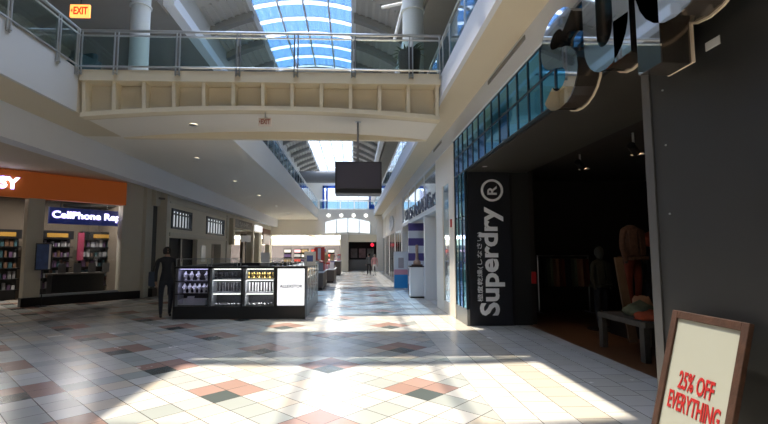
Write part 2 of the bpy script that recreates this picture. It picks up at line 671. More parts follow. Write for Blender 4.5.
for i in range(5):
    m_.box(-3.06+i*1.22, EW-.16, 6.3, -3.0+i*1.22, EW-.04, 9.1)
m_.box(-3.0, EW-.16, 7.68, 1.9, EW-.04, 7.76)
m_.build('mullion', WMETAL, t)

# cross fascia at the end of the two-storey corridor
YF = 38.5
struct('ceiling', W().box(-16, YF, 3.05, 12, YF+.6, 5.25), WHITE)
struct('ceiling', W().box(-16, YF+.6, 4.6, 12, 54, 5.2), WHITE)
ft = thing('arched_lit_window', 'white glowing arched window of four panes under the far cross landing', 'window', (-.4, YF, 3.3))
n = 16
for q in range(4):
    xa, xb = -2.35+q*.965, -2.35+(q+1)*.965-.05
    top = [(xa+(xb-xa)*i/6, YF-.04, 4.05+0.42*math.cos((xa+(xb-xa)*i/6+.42)/1.93*1.35)) for i in range(7)]
    bot = [(xa+(xb-xa)*i/6, YF-.04, 3.17+0.12*math.cos((xa+(xb-xa)*i/6+.42)/1.93*1.4)) for i in range(6, -1, -1)]
    W().prism(top+bot, (0, .06, 0)).build('pane', FROST, ft)
    W().box(xb, YF-.07, 3.18, xb+.06, YF-.01, 4.3 if q in (0, 2) else (4.47 if q == 1 else 3.95)).build('mullion', mat('mullion_grey', (.3, .33, .35), .5), ft)
ORD = ['leftmost', 'second from the left', 'third from the left', 'fourth from the left', 'fifth from the left', 'sixth from the left', 'seventh from the left', 'eighth from the left', 'ninth from the left', 'rightmost']
for i, x in enumerate((-2.1, -1.0, 0.05, 1.1)):
    o = W().tube([(x, YF-.05, 4.72), (x, YF+.01, 4.72)], 0.13, 14).build('round_wall_light', mat('lamp_white', (1, 1, 1), 0.4, emis=(1, 1, 1), es=1.5))
    tag(o, '%s round white light above the arched window on the far landing' % (ORD[i] if i < 3 else 'rightmost'), 'light', 'round lights in a row on the far landing')

# ================================================================= FOOTBRIDGE
br = thing('footbridge', 'cream arched footbridge with recessed panels crossing the mall overhead', 'bridge', (-1.83, 9.7, 4.3))
XL, XR = -5.42, 1.77


def archz(x):
    u = (x-(XL+XR)/2)/((XR-XL)/2)
    return 4.44-0.17*u*u


W().box(XL, 8.8, 4.98, XR, 10.73, 5.2).build('deck', CREAM, br)
m_ = W()
N = 24
lo = [(XL+(XR-XL)*i/N, archz(XL+(XR-XL)*i/N)) for i in range(N+1)]
pts = [(x, 8.96, z) for x, z in lo]+[(XR, 8.96, 4.97), (XL, 8.96, 4.97)]
W().prism([(x, 9.10, z) for x, _, z in pts], (0, .06, 0)).build('recessed_panel', TAN, br)
W().prism([(x, 8.90, z) for x, z in lo]+[(x, 8.90, z+.09) for x, z in reversed(lo)], (0, .24, 0)).build('lower_lip', CREAM, br)
W().prism([(x, 9.14, z+.02) for x, z in lo]+[(x, 9.14, z+.10) for x, z in reversed(lo)], (0, 1.58, 0)).build('soffit', WHITE, br)
W().box(XL, 10.6, 4.28, XR, 10.74, 4.98).build('rear_panel', CREAM, br)
for i in range(13):
    x = XL+.06+(XR-XL-.12)*i/12
    W().prism([(x-.035, 8.86, 4.98), (x-.035, 9.12, 4.98), (x-.035, 9.12, archz(x)+.05), (x-.035, 8.92, archz(x)+.05)], (.07, 0, 0)).build('rib', CREAM, br)

# ================================================================= RAILINGS


def railing(label, p0, p1, posts, gm, drop=0.0, side=(0, 0, 0), post_r=0.022, h=0.78):
    a, b = Vector(p0), Vector(p1)
    t = thing('glass_railing', label, 'railing', ((a+b)/2))
    d = b-a
    L = d.length
    u = d/L
    nn = Vector((-u.y, u.x, 0))
    z = Vector((0, 0, 1))
    W().tube([a+z*h, b+z*h], 0.028, 10).build('handrail', STEEL, t)
    W().tube([a+z*(h-.10), b+z*(h-.10)], 0.016, 6).build('lower_rail', STEEL, t)
    W().tube([a+z*.05, b+z*.05], 0.018, 6).build('bottom_rail', STEEL, t)
    ps = [a+u*s for s in posts]
    for p in ps:
        m = W()
        for s in (-.035, .035):
            q = p+u*s
            m.tube([q-z*drop+Vector(side)*(.0), q+z*h], post_r*.7, 6)
        if drop:
            m.tube([p-z*(drop-.03), p-z*(drop-.05)], .05, 6)
        m.build('post', STEEL, t)
    ends = [0]+list(posts)+[L]
    for s0, s1 in zip(ends[:-1], ends[1:]):
        if s1-s0 < .2:
            continue
        q0, q1 = a+u*(s0+.05)+nn*.0, a+u*(s1-.05)
        W().prism([q0+z*.07, q1+z*.07, q1+z*(h-.12), q0+z*(h-.12)], nn*.012).build('glass_panel', gm, t)
    return t


railing('long glass and steel railing along the front edge of the footbridge', (XL, 8.76, ZD), (XR, 8.76, ZD),
        [.02, .72, 1.93, 3.12, 4.27, 5.42, 6.58, 7.2], CLR, 0.12)
railing('glass railing at upper left running toward the camera from the footbridge', (-5.41, 3.4, ZD), (-5.41, 8.76, ZD),
        [.02+1.18*i for i in range(5)]+[5.3], CLR, 0.16)
railing('bluish glass railing along the far left upper walkway', (-3.0, 10.9, ZD), (-3.0, 38.4, ZD), [.05+1.18*i for i in range(24)], CLRB)
railing('bluish glass railing along the right upper walkway', (1.84, 3.4, ZD), (1.84, 38.4, ZD), [.1+1.18*i for i in range(30)], CLRB)
railing('distant railing across the far end landing', (-2.9, YF+.05, ZD+.05), (1.8, YF+.05, ZD+.05), [.6+1.2*i for i in range(4)], CLRB)

# columns standing on the footbridge ends
for x, r, lab in ((-5.0, .21, 'round grey column at the left end of the footbridge'), (1.42, .25, 'round grey column behind the planter at the right end of the footbridge')):
    t = thing('column', lab, 'column', (x, 10.3, ZD))
    W().tube([(x, 10.3, ZD), (x, 10.3, 9.6)], r, 28).build('shaft', GREYCOL, t, smooth=True)
    W().tube([(x, 10.3, 7.32), (x, 10.3, 7.36)], r+.03, 28).build('ring', GREYCOL, t)
# roof struts near the right column
t = thing('roof_strut', 'white steel tie and diagonal brace beside the right column', 'beam', (0.9, 10.9, 7.4))
W().tube([(0.72, 10.9, 7.78), (1.3, 10.5, 7.70)], .04, 8).build('tie', WMETAL, t)
W().tube([(1.28, 10.8, 7.9), (1.02, 10.9, 6.9)], .04, 8).build('brace', WMETAL, t)
# big dark cross duct far along the roof
o = W().tube([(-5.4, 41, 8.45), (1.9, 41, 8.45)], .55, 20).build('ventilation_duct', mat('duct_grey', (0.17, 0.17, 0.17), .6), smooth=True)
tag(o, 'thick dark grey round duct crossing high up beyond the hanging screen', 'duct')

# planter with a leafy plant on the bridge
t = thing('planter', 'tall dark planter with trailing plant behind the footbridge railing', 'planter', (1.2, 9.35, ZD))
MB().lathe([(.15, 0), (.17, .03), (.22, .35), (.25, .62), (.25, .68), (.21, .68), (.2, .55)], seg=24).build('pot', mat('dark_pot', (0.03, 0.03, 0.035), .4), t, smooth=True)
random.seed(3)
m_ = MB()
for i in range(80):
    a = random.uniform(0, 2*PI)
    e = random.uniform(-.2, 1.2)
    L = random.uniform(.15, .38)
    d = Vector((math.cos(a), math.sin(a), e)).normalized()
    b0 = Vector((random.uniform(-.12, .12), random.uniform(-.12, .12), .62))
    tip = b0+d*L+Vector((0, 0, -.12*L))
    if a > 2.2 and a < 4.2:
        tip += Vector((-.10, 0, -.30*random.random()))
    s = d.cross(Vector((0, 0, 1))).normalized()*.028
    mid = (b0+tip)/2+Vector((0, 0, .05))
    m_.add([b0, mid+s, tip, mid-s], [(0, 1, 2, 3)])
m_.build('leaves', mat('dark_leaf', (0.03, 0.07, 0.03), .5, noise=.4, nscale=8), t)

# armchair behind the left railing
t = thing('armchair', 'dark teal armchair behind the upper left railing', 'chair', (-6.15, 9.7, ZD+.004), -0.3)
TEAL = mat('dark_teal_fabric', (0.02, 0.05, 0.055), .8)
MB().box(-.35, -.33, .12, .35, .3, .42).build('seat', TEAL, t, .03)
MB().box(-.35, .2, .3, .35, .36, .80).build('backrest', TEAL, t, .04)
for s in (-1, 1):
    MB().box(s*.40-.07, -.33, .10, s*.40+.07, .34, .60).build('armrest', TEAL, t, .03)
    for q in (-.27, .27):
        MB().tube([(s*.36, q, 0), (s*.36, q, .12)], .025, 8).build('leg', BLACK, t)

# ================================================================= CEILING THINGS
t = thing('hanging_screen', 'dark television box hanging on a pole below the footbridge', 'screen', (.1, 9.4, 2.8))
W().box(-.38, 9.35, 2.82, .60, 9.85, 3.50).build('casing', TVM, t, .015)
W().box(-.345, 9.335, 2.93, .565, 9.36, 3.47).build('display', TVS, t)
W().box(-.36, 9.33, 2.83, .58, 9.36, 2.91).build('control_strip', BLACK, t)
W().tube([(.1, 9.55, 3.48), (.1, 9.55, 4.43)], .022, 10).build('pole', mat('pole_grey', (.25, .25, .26), .5), t)
W().tube([(.1, 9.55, 4.40), (.1, 9.55, 4.43)], .07, 12).build('ceiling_plate', STEEL, t)


def exit_sign(x, y, z, wd, ht, label, body, ink):
    t = thing('exit_sign', label, 'sign', (x, y, z))
    hs_ = W().box(x-wd/2, y, z-ht/2, x+wd/2, y+.06, z+ht/2).build('housing', body, t, .008)
    text_mb('EXIT', (x-wd*.30, y-.001, z-ht*.30), (1, 0, 0), (0, 0, 1), wd*.72, ht*.6, .012, .02).build('lettering', ink, hs_)
    W().prism([(x-wd*.45, y-.01, z), (x-wd*.36, y-.01, z+ht*.16), (x-wd*.36, y-.01, z-ht*.16)], (0, .01, 0)).build('arrow', ink, hs_)
    return t


t = exit_sign(-6.54, 10.5, 7.34, .46, .31, 'glowing orange EXIT sign under the dark upper left ceiling',
              mat('exit_orange_lit', (.9, .3, .08), .4, emis=(1.0, .30, .07), es=1.1), mat('exit_red_ink', (.5, .01, .0), .4, emis=(.7, .03, .01), es=.35))
W().tube([(-6.54, 10.53, 7.49), (-6.54, 10.53, 8.6)], .012, 6).build('stem', BLACK, t)
t = exit_sign(-1.80, 9.02, 4.24, .26, .17, 'small pale EXIT sign hanging under the front lip of the footbridge', mat('exit_pale', (.80, .70, .60), .5), mat('exit_dull_red', (.40, .12, .08), .5))
W().tube([(-1.80, 9.05, 4.32), (-1.80, 9.05, 4.46)], .01, 6).build('stem', STEEL, t)


def downlight(x, y, z, label, r=.07, e=2.0, group='recessed downlights in the white soffits'):
    t = thing('downlight', label, 'light', (x, y, z-.01), 0, group)
    MB().lathe([(r+.02, -.012), (r+.02, .008), (r, .008), (r, -.012)], seg=16).build('trim_ring', WMETAL, t)
    MB().lathe([(r, -.004), (r, .004)], seg=16).build('lens', mat('downlight_lens', (1, 1, 1), .4, emis=(1, .93, .8), es=e), t)
    return t


downlight(-3.55, 9.9, 4.415, 'small glowing downlight in the footbridge underside, left part', group='footbridge downlights')
for x, y, nn_ in ((-4.6, 13.2, 'nearest'), (-4.6, 17.5, 'second nearest'), (-4.6, 22.0, 'third nearest'), (-4.6, 27.0, 'second farthest'), (-4.6, 32, 'farthest')):
    downlight(x, y, 4.345, '%s small recessed downlight in the far left white soffit' % nn_, .06, 1.0)
downlight(2.75, 9.2, 3.40, 'small glowing downlight in the dark soffit near the black sign panel', .03, 3.0, group='footbridge downlights soffit')
for y0, y1, lab in ((6.1, 7.85, 'nearest long slot air vent in the right white fascia'), (12.2, 13.4, 'second slot air vent further along the right fascia')):
    o = W().box(2.435, y0, 4.62, 2.46, y1, 4.69).build('air_vent', mat('vent_grey', (.22, .22, .22), .6))
    tag(o, lab, 'vent')

# ================================================================= FASHION SHOP, RIGHT
# blue mirror glass band
bg_t = thing('glass_band', 'blue mirrored glass band with dark mullions above the fashion shop opening', 'window band', (2.5, 6, 3.4))
random.seed(11)
YG0, YG1 = 0.5, 10.9
ZG0, ZG1 = 3.42, 4.33
zm = 3.87
ys = []
y = YG1
while y > YG0:
    ys.append(y)
    y -= 0.43
ys.append(YG0)
for i in range(len(ys)-1):
    for z0, z1 in ((ZG0, zm), (zm, ZG1)):
        W().box(2.50, ys[i+1], z0, 2.53, ys[i], z1).build('pane', (random.choice((BLUEG, BLUEG3, BLUEG3)) if ys[i] < 6.6 else random.choice((BLUEG2, BLUEG, BLUEG) if z0 == zm else (BLUEG, BLUEG3))), bg_t)
for y in ys:
    W().box(2.485, y-.014, ZG0, 2.54, y+.014, ZG1).build('mullion', MULL, bg_t)
for z in (ZG0, zm, ZG1):
    W().box(2.485, YG0, z-.012, 2.54, YG1, z+.012).build('transom', MULL, bg_t)
struct('wall_right', W().box(2.56, 0.5, 3.50, 2.8, 10.0, 4.4), PANEL)
struct('ceiling', W().box(2.55, 0.5, ZG0-.04, 3.9, 9.9, 3.50), SOFFIT)
# blue glass column at the far corner
gc = thing('glass_column', 'narrow blue glass corner bay beside the tall black sign panel', 'window bay', (2.5, 10.3, 0))
for i, (y0, y1) in enumerate(((9.9, 10.22), (10.22, 10.55), (10.55, 10.88))):
    for j, (z0, z1) in enumerate(((.35, 1.35), (1.35, 2.4), (2.4, 3.42))):
        W().box(2.50, y0+.01, z0+.01, 2.53, y1-.01, z1-.01).build('pane', (BLUEG2, BLUEG3, BLUEG)[(i+j) % 3], gc)
for y in (9.9, 10.22, 10.55, 10.88):
    W().box(2.485, y-.014, 0.35, 2.54, y+.014, 3.42).build('mullion', MULL, gc)
W().box(2.49, 9.88, 0, 2.75, 10.9, .35).build('plinth', mat('grey_stone_base', (.20, .21, .21), .3), gc)
W().box(2.60, 9.9, .35, 2.75, 10.9, 3.42).build('backing', MULL, gc)

# tall black sign panel
sp = thing('shop_sign_panel', 'tall black panel with Superdry written upward in grey letters', 'sign', (3.0, 9.9, 0))
sb_ = W().box(2.55, 9.87, 0, 3.50, 10.0, 3.40).build('board', SIGNBLK, sp, .006)
W().box(3.50, 9.90, 0, 3.56, 10.0, 3.40).build('joint_strip', BLACK, sp)
text_mb('Superdry', (3.33, 9.868, .22), (0, 0, 1), (-1, 0, 0), 2.38, .56, .02, .028).build('lettering', SIGNW, sb_)
text_mb('R', (3.20, 9.868, 2.87), (0, 0, 1), (-1, 0, 0), .20, .21, .02, .02).build('trademark_letter', SIGNW, sb_)
m_ = W()
NR = 32
ri, ro = .20, .25
cz, cx_ = 2.97, 3.095
vs = []
for r_, yy in ((ro, 9.85), (ri, 9.85), (ri, 9.868), (ro, 9.868)):
    for j in range(NR):
        vs.append((cx_+r_*math.cos(2*PI*j/NR), yy, cz+r_*math.sin(2*PI*j/NR)))
fs = []
for q in range(4):
    for j in range(NR):
        k2 = (j+1) % NR
        fs.append((q*NR+j, q*NR+k2, ((q+1) % 4)*NR+k2, ((q+1) % 4)*NR+j))
m_.add(vs, fs)
m_.build('trademark_ring', SIGNW, sb_, fix=True)
text_mb('極度乾燥(しなさい)', (2.86, 9.868, .52), (0, 0, 1), (-1, 0, 0), 1.52, .135, .012, .0, res=2).build('japanese_lettering', SIGNW, sb_)
# recessed dark panels next to it and the shop shell
struct('wall_right', W().box(3.56, 9.93, 0, 3.95, 10.1, 3.48), PANEL)
struct('wall_right', W().box(2.75, 10.0, 0, 3.95, 10.9, 4.3), DARKIN)
struct('wall_right', W().box(3.9, 3.6, 3.44, 4.05, 10.0, 3.50), PANEL)
struct('ceiling', W().box(3.9, 3.2, 3.62, 11, 12.7, 3.75), DARKIN)
struct('wall_right', W().box(10.8, 3.2, 0, 11, 12.7, 3.7), DARKIN)
struct('wall_far', W().box(3.95, 12.5, 0, 11, 12.7, 3.7), DARKIN)
struct('wall_back', W().box(3.9, 3.2, 0, 11, 3.4, 3.7), DARKIN)
struct('wall_right', W().box(3.95, 10.05, 0, 4.10, 12.5, 3.7), DARKIN)
# near black pillar
pl = thing('shopfront_pillar', 'large charcoal steel-clad pillar at the near right edge', 'pillar', (3.1, 2.2, 0))
W().box(2.5, .5, 0, 3.85, 3.64, ZG0-.04).build('cladding', PANEL, pl)
W().box(2.488, 3.60, 0, 2.60, 3.70, ZG0-.04).build('corner_trim', mat('corner_trim_grey', (.12, .12, .12), .35, .5), pl)
for z in (.9, 1.9, 2.45, 2.9):
    W().tube([(2.498, 3.45, z), (2.490, 3.45, z)], .008, 8).build('rivet', STEEL, pl)
o = W().prism([(2.494, 2.995, 3.015), (2.494, 2.87, 3.015), (2.494, 2.87, 3.075), (2.494, 2.995, 3.075)], (.005, 0, 0)).build('sticker', mat('white_sticker', (.55, .55, .55), .5))
tag(o, 'small white rectangular sticker high on the charcoal pillar', 'sticker')

# chrome letters hanging in front of the glass band
def ribbon(paths, sw, depth, xf, y0, z0, sc, flare=0.0, sz=1.0):
    """letter strokes as a union of flat extruded ribbons; path points (a, b) in letter units"""
    mb = W()
    for path in paths:
        n = len(path)
        L_, R_ = [], []
        for i, (a, b) in enumerate(path):
            a0_, b0_ = path[max(i-1, 0)]
            a1_, b1_ = path[min(i+1, n-1)]
            tx, ty = a1_-a0_, b1_-b0_
            l_ = math.hypot(tx, ty)
            nx, ny = -ty/l_, tx/l_
            h_ = sw/2+flare
            L_.append((a+nx*h_, b+ny*h_))
            R_.append((a-nx*h_, b-ny*h_))
        vs_, fs_ = [], []
        for (la, lb), (ra, rb) in zip(L_, R_):
            for (a, b) in ((la, lb), (ra, rb)):
                vs_.append((xf, y0-a*sc, z0+b*sc*sz))
                vs_.append((xf+depth, y0-a*sc, z0+b*sc*sz))
        for i in range(n-1):
            p, q = 4*i, 4*(i+1)
            fs_ += [(p, p+2, q+2, q), (p+1, q+1, q+3, p+3), (p, q, q+1, p+1), (p+2, p+3, q+3, q+2)]
        fs_ += [(0, 1, 3, 2), (4*n-4, 4*n-2, 4*n-1, 4*n-3)]
        mb.add(vs_, fs_)
    return mb


def arc(cx, cy, rx, ry, a0_, a1_, n=14):
    return [(cx+rx*math.cos(math.radians(a0_+(a1_-a0_)*i/n)), cy+ry*math.sin(math.radians(a0_+(a1_-a0_)*i/n))) for i in range(n+1)]


S_path = arc(.40, .995, .27, .24, 25, 270)[:-1]+[(.40, .745), (.46, .715)]+arc(.42, .44, .28, .27, 80, -155)
u_paths = [[(.13, .96), (.13, .40)]+arc(.36, .38, .23, .25, 180, 360, 12)[1:], [(.60, .96), (.60, .02)]]
p_paths = [[(.13, .98), (.13, -.22)], arc(.42, .52, .29, .36, 180, -180, 24)]
for ch, paths, y0, z0, lab in (('S', [S_path], 4.95, 3.06, 'large chrome letter S of the shop name, partly in front of blue glass'),
                               ('u', u_paths, 4.02, 3.14, 'large chrome letter u between the S and the cut off p'),
                               ('p', p_paths, 3.24, 3.14, 'large chrome letter p hanging over the charcoal pillar, top cut off'),
                               ):
    t = thing('chrome_letter', lab, 'sign letter', (2.3, y0-.4, z0))
    SWD = .25 if ch != 'u' else .22
    SZ = .80 if ch == 'S' else .95
    ribbon(paths, SWD, .012, 2.16, y0, z0, 1.0, 0, SZ).build('chrome_face', CHROME, t, fix=True)
    ribbon(paths, SWD-.02, .215, 2.172, y0, z0, 1.0, 0, SZ).build('return', CHROMED, t, fix=True)
    ribbon(paths, SWD, .016, 2.388, y0, z0, 1.0, .006, SZ).build('beige_rim', BEIGE, t, fix=True)
    for qa in (paths[0][0], paths[-1][-1]):
        W().tube([(2.40, y0-qa[0], z0+qa[1]*SZ), (2.485, y0-qa[0], z0+qa[1]*SZ)], .012, 6).build('standoff', STEEL, t)

# leaning sandwich board
LB, LT = 2.14, 2.44
a0, a1 = Vector((LB, 3.36, 0)), Vector((LB, 2.70, 0))
up_ = Vector((LT-LB, 0, 1.16))
HH = up_.length
u_ = up_/HH
x_ = Vector((0, -1, 0))
n_ = x_.cross(u_)
Mb = Matrix(((x_.x, u_.x, n_.x, a0.x), (x_.y, u_.y, n_.y, a0.y), (x_.z, u_.z, n_.z, a0.z), (0, 0, 0, 1)))
t = thing('poster_board', 'wood framed 25% OFF EVERYTHING board leaning on the charcoal pillar', 'sign', (LB, 3.03, 0))
Wd = .66
for x0, y0, x1, y1 in ((0, 0, .055, HH), (Wd-.055, 0, Wd, HH), (.055, 0, Wd-.055, .055), (.055, HH-.055, Wd-.055, HH)):
    W().box(x0, y0, 0, x1, y1, .035, Mb).build('frame_rail', RUSTW, t, .004)
ps_ = W().box(.05, .05, .004, Wd-.05, HH-.05, .020, Mb).build('poster', PAPER, t)


def on_board(px, py):
    return Mb @ Vector((px, py, .0205))


text_mb('25% OFF', on_board(.17, .665), x_, u_, .31, .125, .004, .018).build('red_heading', REDT, ps_)
text_mb('EVERYTHING', on_board(.105, .515), x_, u_, .45, .125, .004, .018).build('red_lettering', REDT, ps_)

# display bench and clothes
t = thing('display_bench', 'low weathered wooden bench holding folded clothes inside the dark shop', 'bench', (4.6, 7.1, 0))
W().box(4.20, 6.45, .50, 5.15, 7.72, .585).build('bench_top', GREYW, t, .008)
for x in (4.21, 5.05):
    for y in (6.50, 7.60):
        W().box(x, y, 0, x+.09, y+.11, .50).build('leg', GREYW, t, .005)


def heap(cx_, cy_, z, rx, ry, rz, m, name, label, seed):
    random.seed(seed)
    bm = bmesh.new()
    bmesh.ops.create_icosphere(bm, subdivisions=3, radius=1)
    for v in bm.verts:
        n = 1+.22*math.sin(v.co.x*5+seed)*math.cos(v.co.y*6)+.10*math.sin(9*v.co.z+7*v.co.x)
        v.co = Vector((v.co.x*rx*n, v.co.y*ry*n, max(v.co.z*n, -.35)*rz+.35*rz))
    me = bpy.data.meshes.new(name)
    bm.to_mesh(me)
    bm.free()
    me.materials.append(m)
    for p in me.polygons:
        p.use_smooth = True
    o = bpy.data.objects.new(name, me)
    COL.objects.link(o)
    o.location = (cx_, cy_, z)
    o.rotation_euler = (0, 0, seed)
    return tag(o, label, 'clothing')


OLIVE = mat('olive_cloth', (.09, .10, .06), .9, noise=.4, nscale=12)
RUST = mat('rust_cloth', (.13, .020, .008), .9, noise=.3, nscale=9)
CAMEL = mat('camel_cloth', (.28, .15, .09), .9, noise=.2)
NAVY = mat('navy_cloth', (.012, .016, .026), .9, noise=.2)
heap(4.62, 7.20, .585, .28, .22, .16, OLIVE, 'folded_clothes', 'crumpled olive green garment in the middle of the low bench', 1)
heap(4.45, 6.72, .585, .20, .17, .10, mat('orange_cloth', (.30, .05, .015), .9, noise=.3), 'folded_clothes', 'bright orange garment on the near end of the low bench', 2)
heap(4.85, 7.50, .585, .18, .16, .20, CAMEL, 'folded_clothes', 'camel brown folded garment at the back of the low bench', 4)
heap(4.95, 7.05, .585, .15, .16, .22, mat('white_cloth', (.4, .4, .38), .9), 'folded_clothes', 'small pale garment tucked behind the olive one on the bench', 5)


# ---------------------------------------------------------------- figures (skin modifier bodies)
def skin_mesh(name, nodes, edges, mats, pick, levels=2):
    """nodes: list (x,y,z,r). pick(face centre) -> material index"""
    me = bpy.data.meshes.new(name)
    me.from_pydata([n[:3] for n in nodes], edges, [])
    o = bpy.data.objects.new(name, me)
    COL.objects.link(o)
    o.modifiers.new('skin', 'SKIN')
    for i, n in enumerate(nodes):
        r = n[3]
        me.skin_vertices[0].data[i].radius = (r, r if len(n) < 5 else n[4])
    me.skin_vertices[0].data[0].use_root = True
    s = o.modifiers.new('s', 'SUBSURF')
    s.levels = s.render_levels = levels
    bpy.context.view_layer.update()
    m2 = bpy.data.meshes.new_from_object(o.evaluated_get(bpy.context.evaluated_depsgraph_get()))
    bpy.data.objects.remove(o)
    bpy.data.meshes.remove(me)
    m2.name = name
    m2.materials.clear()
    for m in mats:
        m2.materials.append(m)
    for p in m2.polygons:
        p.material_index = pick(p.center)
        p.use_smooth = True
    o = bpy.data.objects.new(name, m2)
    COL.objects.link(o)
    return o


def figure(parent, top, legs, shoes, skin, hair, step=.12, elbow=.0, hands=True, headless=False, hairlen=.0):
    """standing figure 1.72 m tall facing -Y, local coordinates"""
    N_ = [(0, 0, .94, .135, .105), (0, .01, 1.12, .115, .09), (0, .01, 1.32, .15, .10), (0, .01, 1.43, .10, .075),
          (0, 0, 1.50, .048), (0, -.01, 1.575, .066, .075), (0, -.01, 1.66, .076, .09), (0, 0, 1.70, .05, .06)]
    E_ = [(0, 1), (1, 2), (2, 3), (3, 4), (4, 5), (5, 6), (6, 7)]
    if headless:
        N_ = N_[:5]
        E_ = E_[:4]
    for s in (-1, 1):
        b = len(N_)
        st = step*s
        N_ += [(s*.10, 0, .86, .085), (s*.105, -st*.6, .48, .060), (s*.11, st*.3, .26, .052), (s*.11, st, .07, .038), (s*.12, st-.12, .035, .035)]
        E_ += [(0, b), (b, b+1), (b+1, b+2), (b+2, b+3), (b+3, b+4)]
        b = len(N_)
        N_ += [(s*.19, .01, 1.40, .055), (s*.235, .02, 1.12, .042), (s*.24, -.04-elbow, .92+elbow*.4, .034), (s*.24, -.06-elbow, .84+elbow*.4, .032)]
        E_ += [(3, b), (b, b+1), (b+1, b+2), (b+2, b+3)]
        if hands:
            h = N_[-1]
            for k3, (dx, dy, L) in enumerate(((.0, -.028, .075), (.0, -.009, .085), (.0, .010, .08), (.0, .027, .065))):
                q = len(N_)
                N_ += [(h[0]+dx, h[1]+dy, h[2]-.045, .010), (h[0]-s*.01, h[1]+dy-.004, h[2]-.045-L*.6, .009), (h[0]-s*.022, h[1]+dy-.008, h[2]-.045-L, .008)]
                E_ += [(b+3, q), (q, q+1), (q+1, q+2)]
            q = len(N_)
            N_ += [(h[0]-s*.02, h[1]-.035, h[2]-.02, .011), (h[0]-s*.03, h[1]-.045, h[2]-.06, .009)]
            E_ += [(b+3, q), (q, q+1)]

    def pick(c):
        if c.z > 1.49:
            return 3
        if c.z < .10:
            return 2
        if abs(c.x) > .19 and c.z < .88+elbow*.4:
            return 3
        return 0 if c.z > .90 or abs(c.x) > .19 else 1
    body = skin_mesh('body', N_, E_, [top, legs, shoes, skin], pick, 1)
    body.parent = parent
    if not headless:
        h = MB()
        prof = []
        for i in range(9):
            a = PI*.5*i/8
            prof.append((.098*math.cos(a)+.004, .10*math.sin(a)))
        h.lathe([(.085, -.09-hairlen), (.1, -.05)]+prof, (0, .018, 1.635), 16).build('hair', hair, parent, smooth=True)
        f = MB()
        f.tube([(0, -.088, 1.625), (0, -.108, 1.60)], .012, 6)
        f.build('nose', skin, body)
        for s in (-1, 1):
            MB().lathe([(0, -.008), (.011, 0), (0, .008)], (s*.03, -.082, 1.635), 8).build('eye', BLACK, body)
            MB().lathe([(0, -.02), (.012, 0), (0, .02)], (s*.082, .0, 1.615), 8).build('ear', skin, body)
        MB().box(-.02, -.09, 1.572, .02, -.078, 1.580).build('mouth', mat('lip', (.3, .09, .07), .6), body)
    return body


SKIN = mat('skin_tone', (.42, .25, .18), .6)
HAIRB = mat('dark_hair', (.02, .014, .01), .7)
p1 = thing('person', 'person in dark clothes standing at the left end of the jewellery kiosk', 'person', (-4.62, 11.42, 0), 0.5)
figure(p1, mat('dark_jacket', (.025, .028, .035), .8), mat('dark_jeans', (.03, .035, .05), .8), BLACK, SKIN, HAIRB, .10)
bgp = thing('shoulder_bag', 'blue-grey bag on the back of the person beside the kiosk', 'bag', (-4.98, 11.50, .75), 0.5)
MB().box(-.10, -.13, 0, .06, .13, .36).build('pouch', mat('bag_blue', (.06, .09, .14), .8), bgp, .03)
MB().tube([(-.02, -.1, .35), (.06, -.06, .62), (.10, 0, .68), (.06, .06, .62), (-.02, .1, .35)], .012, 6).build('strap', BLACK, bgp)
p2 = thing('person', 'distant person in a pink top and white trousers in the corridor', 'person', (1.48, 30.8, 0), 0.2)
figure(p2, mat('pink_top', (.75, .38, .36), .8), mat('white_trousers', (.75, .74, .70), .8), BLACK, SKIN, mat('grey_hair', (.3, .25, .2), .8), .12)
p2.scale = (.84,)*3
p3 = thing('person', 'distant person in grey and black just left of the pink-topped one', 'person', (1.12, 31.6, 0), -0.2)
figure(p3, mat('grey_jumper', (.12, .13, .13), .8), mat('black_trousers', (.03, .03, .035), .8), BLACK, SKIN, HAIRB, .08)
p3.scale = (.86,)*3


def mannequin(label, loc, rz, top, legs, headm=None, scale=1.0):
    t = thing('mannequin', label, 'mannequin', loc, rz)
    figure(t, top, legs, BLACK, DARKIN, DARKIN, .03, hands=False, headless=True)
    MB().lathe([(.30, 0), (.30, .02), (.02, .03)], seg=24).build('base', BLACK, t)
    # open jacket over the torso
    j = MB()
    for s in (-1, 1):
        j.prism([(s*.02, -.125, 1.44), (s*.21, -.10, 1.40), (s*.20, -.12, .98), (s*.05, -.135, .98)], (0, .02, 0))
    j.box(-.2, -.16, .90, .2, .13, .96)
    j.build('jacket', top, t, .01)
    if headm:
        MB().lathe([(.02, -.02), (.05, 0), (.095, .10), (.10, .17), (.07, .24), (.02, .27)], (0, 0, 1.50), 16).build('head', headm, t, smooth=True)
    t.scale = (scale,)*3
    return t


o = W().box(5.08, 8.3, 0, 5.78, 8.9, .42).build('display_plinth', BLACK, bevel=.01)
tag(o, 'low black plinth under the mannequin in rust red trousers', 'plinth')
mannequin('mannequin in rust red trousers and dark patterned jacket behind the bench', (5.42, 8.6, .42), .4,
          mat('brown_pattern_cloth', (.075, .035, .022), .9, noise=.7, nscale=22), RUST, None, 1.14)
mannequin('mannequin with an orange red head and navy coat beside the pillar edge', (6.38, 9.5, 0), .3, NAVY, NAVY, mat('orange_red_hat', (.32, .05, .02), .8), 1.15)
mannequin('mannequin in a dark olive coat left of the leaning plank', (5.18, 9.35, 0), .4, mat('dark_olive_coat', (.02, .022, .014), .9, noise=.4), NAVY, mat('grey_cap', (.03, .032, .027), .8), .97)
o = W().prism([(4.86, 8.24, 1.50), (5.0, 8.24, 1.50), (5.06, 7.98, .0), (4.90, 7.98, .0)], (0, .04, 0)).build('wooden_plank', TANW)
tag(o, 'pale upright wooden plank leaning between two dark mannequins', 'plank')
